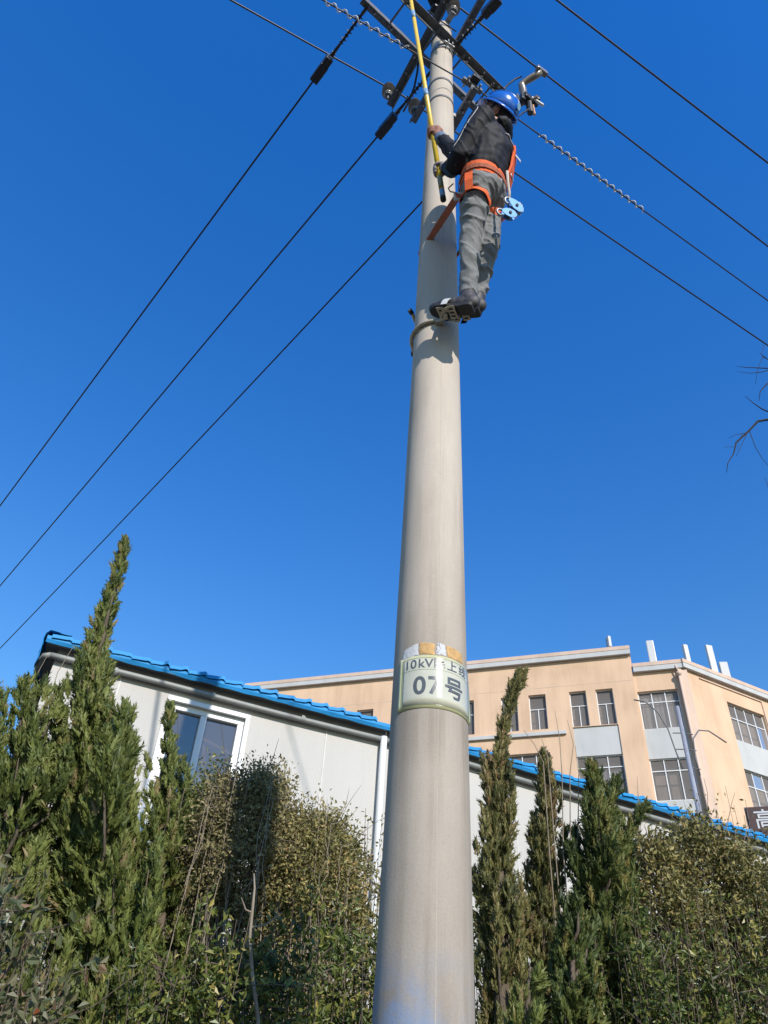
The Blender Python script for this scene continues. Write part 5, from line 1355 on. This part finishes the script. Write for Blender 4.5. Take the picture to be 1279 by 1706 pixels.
# back strap and shoulder straps
def up_strap(sgn):
    pts, nr = [], []
    for i, t in enumerate(np.linspace(.28, .98, 16)):
        c = Hp.lerp(Sp, float(t)) + lf * (sgn * (.035 + .075 * float(t))); hit = BV.ray_cast(c - fc * .5, fc)
        if hit[0] is not None: pts.append(hit[0] - fc * .006); nr.append(-fc)
    for t in np.linspace(0, 1, 8):
        d = (-fc * math.cos(math.pi * float(t)) + sp_up * math.sin(math.pi * float(t)) * 1.2).normalized(); c = Sp + lf * (sgn * .105) - sp_up * .03; hit = BV.ray_cast(c + d * .4, -d)
        if hit[0] is not None: pts.append(hit[0] + d * .006); nr.append(d)
    for t in np.linspace(.9, .25, 12):
        c = Hp.lerp(Sp, float(t)) + lf * (sgn * .09); hit = BV.ray_cast(c + fc * .5, -fc)
        if hit[0] is not None: pts.append(hit[0] + fc * .006); nr.append(fc)
    MB().strip(pts, nr, .042, .004).build('shoulder_strap', M['orange'], har)
up_strap(-1)
pts, nr = [], []
for t in np.linspace(.20, .74, 16):
    c = Hp.lerp(Sp, float(t)) - lf * .055; hit = BV.ray_cast(c - fc * .5, fc)
    if hit[0] is not None: pts.append(hit[0] - fc * .010); nr.append((-fc - lf * .2).normalized())
MB().strip(pts, nr, list(np.linspace(.15, .10, len(pts))), .014).build('back_pad', M['orange'], har, bevel=.004)
tg = pts[-4] - fc * .02; MB().box(tg, (.09, .004, .03), ((lf * -.9 - fc * .3).normalized(), -fc, UP)).build('label_flap', M['white_plastic'], har)
MB().tube([pts[2] - fc * .02 + (lf * math.cos(a) + UP * math.sin(a)) * .028 for a in np.linspace(0, 2 * math.pi, 17)], .004, 6).build('ring', M['galv'], har)
q = BV.find_nearest(rhp.lerp(rkn, .42) - lf * .2 - fc * .1)[0]
MB().strip([q - fc * .01, q - fc * .06 - UP * .005, q - fc * .11 - UP * .02], [UP] * 3, .016, .003).build('loose_strap_end', M['orange'], har)

# positioning lanyard round the pole
a0 = bk + lf * .012; zl = aty(705, 408, 2.69).z
lan_pts = [a0]
for a in np.linspace(-1.95, -4.35, 20):
    d = tocam * math.cos(a) + side * math.sin(a); lan_pts.append(AXIS + d * (prad(zl) + .010) + UP * (zl + .02 * math.cos(a * 2)))
e_ = BV.find_nearest(bt_c - lf * .3 + fc * .1)[0] - lf * .01
lan_pts.append(e_)
lan_pts.insert(1, a0.lerp(lan_pts[1], .5)); lan_pts.insert(len(lan_pts) - 1, lan_pts[-2].lerp(e_, .5))
nrm = [(p - AXIS - UP * p.z).normalized() for p in lan_pts]; nrm[0] = nrm[1] = V((-.15, -.55, -.8)).normalized(); nrm[2] = V((-.7, -.4, -.4)).normalized()
ly = thing('lanyard', a0, 'dull orange lanyard strap from the hip round the concrete pole', 'lanyard')
MB().strip(lan_pts, nrm, .042, .006).build('strap', M['orange_dull'], ly)
aj = lan_pts[1].lerp(lan_pts[2], .75); dj = (lan_pts[2] - lan_pts[0]).normalized()
MB().box(aj + nrm[0] * .008, (.07, .055, .014), (dj, nrm[0].cross(dj).normalized(), nrm[0])).build('adjuster', M['dark_steel'], ly, bevel=.004)
MB().tube([a0 + V((-.02, 0, .02)), a0 + V((-.05, .02, .07)), a0 + V((-.06, .03, .13)), a0 + V((-.03, .03, .19))], .004, 6).build('cord', M['pale_bark'], ly)

# ------------------------------------------------------------------ hot stick
stk = thing('hot_stick', ST0, 'long yellow insulated rod held upright in both gloved hands', 'rod')
MB().tube([ST0 + sd_s * .05, ST1 + sd_s * .6], [.0165, .0150], 16).build('rod', M['yellow'], stk, smooth=True)
MB().tube([ST0 - sd_s * .015, ST0 + sd_s * .012], [.018, .0185], 16).build('end_cap', M['sole'], stk, smooth=True)
for (ya, yb, mt_) in ((330, 318, 'band_blue'), (161, 150, 'band_blue'), (31, 20, 'band_blue')):
    MB().tube([on_stick(ya), on_stick(yb)], .0172, 16).build('tape_band', M[mt_], stk, smooth=True)
MB().tube([on_stick(316), on_stick(296)], .0170, 16).build('grip_sleeve', simple('olive_grip', (.26, .23, .10), .6), stk, smooth=True)

# ------------------------------------------------------------------ pulley block and rope on the belt
r0 = aty(845, 290, 2.06); rp = aty(848, 334, 2.09)
rope = tag(MB().tube([r0 + UP * .03, r0.lerp(rp, .35), r0.lerp(rp, .7) + V((.004, 0, 0)), rp], .0085, 8).build('hanging_rope', M['rope'], smooth=True), 'short pale rope hanging from the back of the harness', 'rope')
pl = thing('pulley_block', aty(850, 350, 2.14), 'light blue double pulley block hanging from the rope behind the hip', 'pulley')
for (cx, cy, rz_, sc_) in ((858, 346, .5, 1.0), (847, 358, -.2, .9)):
    c = aty(cx, cy, 2.10 - .02 * sc_); nx = V((.35, -.9, -.25)).normalized(); h_ = nx.cross(UP).normalized(); v_ = h_.cross(nx); ca_, sa_ = math.cos(rz_), math.sin(rz_)
    e1, e2 = h_ * ca_ + v_ * sa_, v_ * ca_ - h_ * sa_
    for k in (-1, 1):
        m_ = MB(); pr = [(-.05, .0), (-.035, .024), (.0, .034), (.03, .026), (.055, .010), (.055, -.010), (.03, -.026), (0, -.034), (-.035, -.024)]
        vs = [c + nx * (k * .014 + q * .004) + e1 * x * sc_ + e2 * y * sc_ for q in (0, 1) for x, y in pr]; n9 = len(pr)
        m_.add(vs, [tuple(range(n9)), tuple(range(n9, 2 * n9))[::-1]] + [(i, (i + 1) % n9, n9 + (i + 1) % n9, n9 + i) for i in range(n9)]); m_.build('cheek_plate', M['pulley_blue'], pl)
    MB().lathe([(.024, -.012), (.018, -.004), (.018, .004), (.024, .012)], c, nx, 18).build('sheave', M['dark_steel'], pl)
    MB().lathe([(.009, -.024), (.009, .024)], c, nx, 10).build('axle', M['sole'], pl)
    MB().tube([c + e1 * .05 + (e1 * math.cos(a) + e2 * math.sin(a)) * .024 * sc_ for a in np.linspace(-2.3, 2.3, 14)], .0065, 8).build('hook', M['galv'], pl, smooth=True)
kn = aty(849, 336, 2.09)
MB().tube([kn + V((.022 * math.cos(a) + .016 * a / 3, .014 * math.sin(2 * a), .012 * math.sin(a) - .006 * a)) for a in np.linspace(0, 9, 34)], .0085, 7).build('rope_knot', M['rope'], pl, smooth=True)
MB().tube([kn + V((.02, 0, -.01)), aty(858, 338, 2.10), aty(868, 343, 2.10), aty(870, 352, 2.10), aty(862, 356, 2.10)], .008, 7).build('rope_loop', M['rope'], pl, smooth=True)

# ------------------------------------------------------------------ climbing irons
def iron(label, zc, a_from, a_to, plate_c, d, s_, u, ends):
    r = thing('climbing_iron', plate_c, label, 'climbing iron', 'climbing irons on the pole')
    rr = prad(zc) + .013; pts = []
    for a in np.linspace(a_from, a_to, 30):
        dd = tocam * math.cos(a) + side * math.sin(a); pts.append(AXIS + dd * rr + UP * zc)
    d0 = (tocam * math.cos(a_from) + side * math.sin(a_from)); t0 = (pts[0] - pts[1]).normalized()
    pts = [pts[0] + t0 * .05 + d0 * .012, pts[0] + t0 * .025 + d0 * .004] + pts
    MB().tube(pts, .0115, 10).build('hook_bar', M['tan_metal'], r, smooth=True)
    MB().tube([pts[0] + t0 * .0, pts[1]], .015, 10).build('end_grip', M['sole'], r)
    pe = pts[-1]; MB().tube([pe, pe.lerp(plate_c, .4) - UP * .012, plate_c - u * .02], [.0115, .012, .010], 8).build('bracket', M['tan_metal'], r, smooth=True)
    MB().box(pe - UP * .002, (.05, .03, .05), (side, tocam, UP)).build('bracket_joint', M['tan_metal'], r, bevel=.004)
    for k in (-1, 1):
        pc = plate_c + d * (.031 * k); MB().box(pc, (.044, .085, .006), (d, s_, u)).build('foot_plate', M['tan_metal'], r, bevel=.004)
        for q in ((-.022, .022) if k > 0 else (-.024, .0, .024)): MB().box(pc - u * .0034 + s_ * q, (.024 if k < 0 else .014, .011, .002), (d, s_, u)).build('slot', M['sole'], r)
    MB().box(plate_c - s_ * .02, (.018, .03, .006), (d, s_, u)).build('foot_plate', M['tan_metal'], r)
    mb = MB()
    sp_ = [plate_c + s_ * (.056 * math.cos(a)) + u * (.085 * math.sin(a) ** .8 if math.sin(a) > 0 else 0) for a in np.linspace(0, math.pi, 14)]
    mb.strip(sp_, [(p - plate_c - u * .03).normalized() for p in sp_], .034, .004); mb.build('foot_strap', M['white_plastic'] if ends else M['sole'], r)
    return r
L_ = (ltoe - lheel).length
iron('left climbing iron clamped round the front of the pole under near boot', 5.122, -1.9, .12, lheel + fd * (L_ * .58) - fu * .020, fd, fs_, fu, True)
iron('right climbing iron clasping the back of the pole under the far boot', 5.40, -1.75, -5.0, rheel + rd * (L_ * .45) - ru * .020, rd, rs_, ru, False)
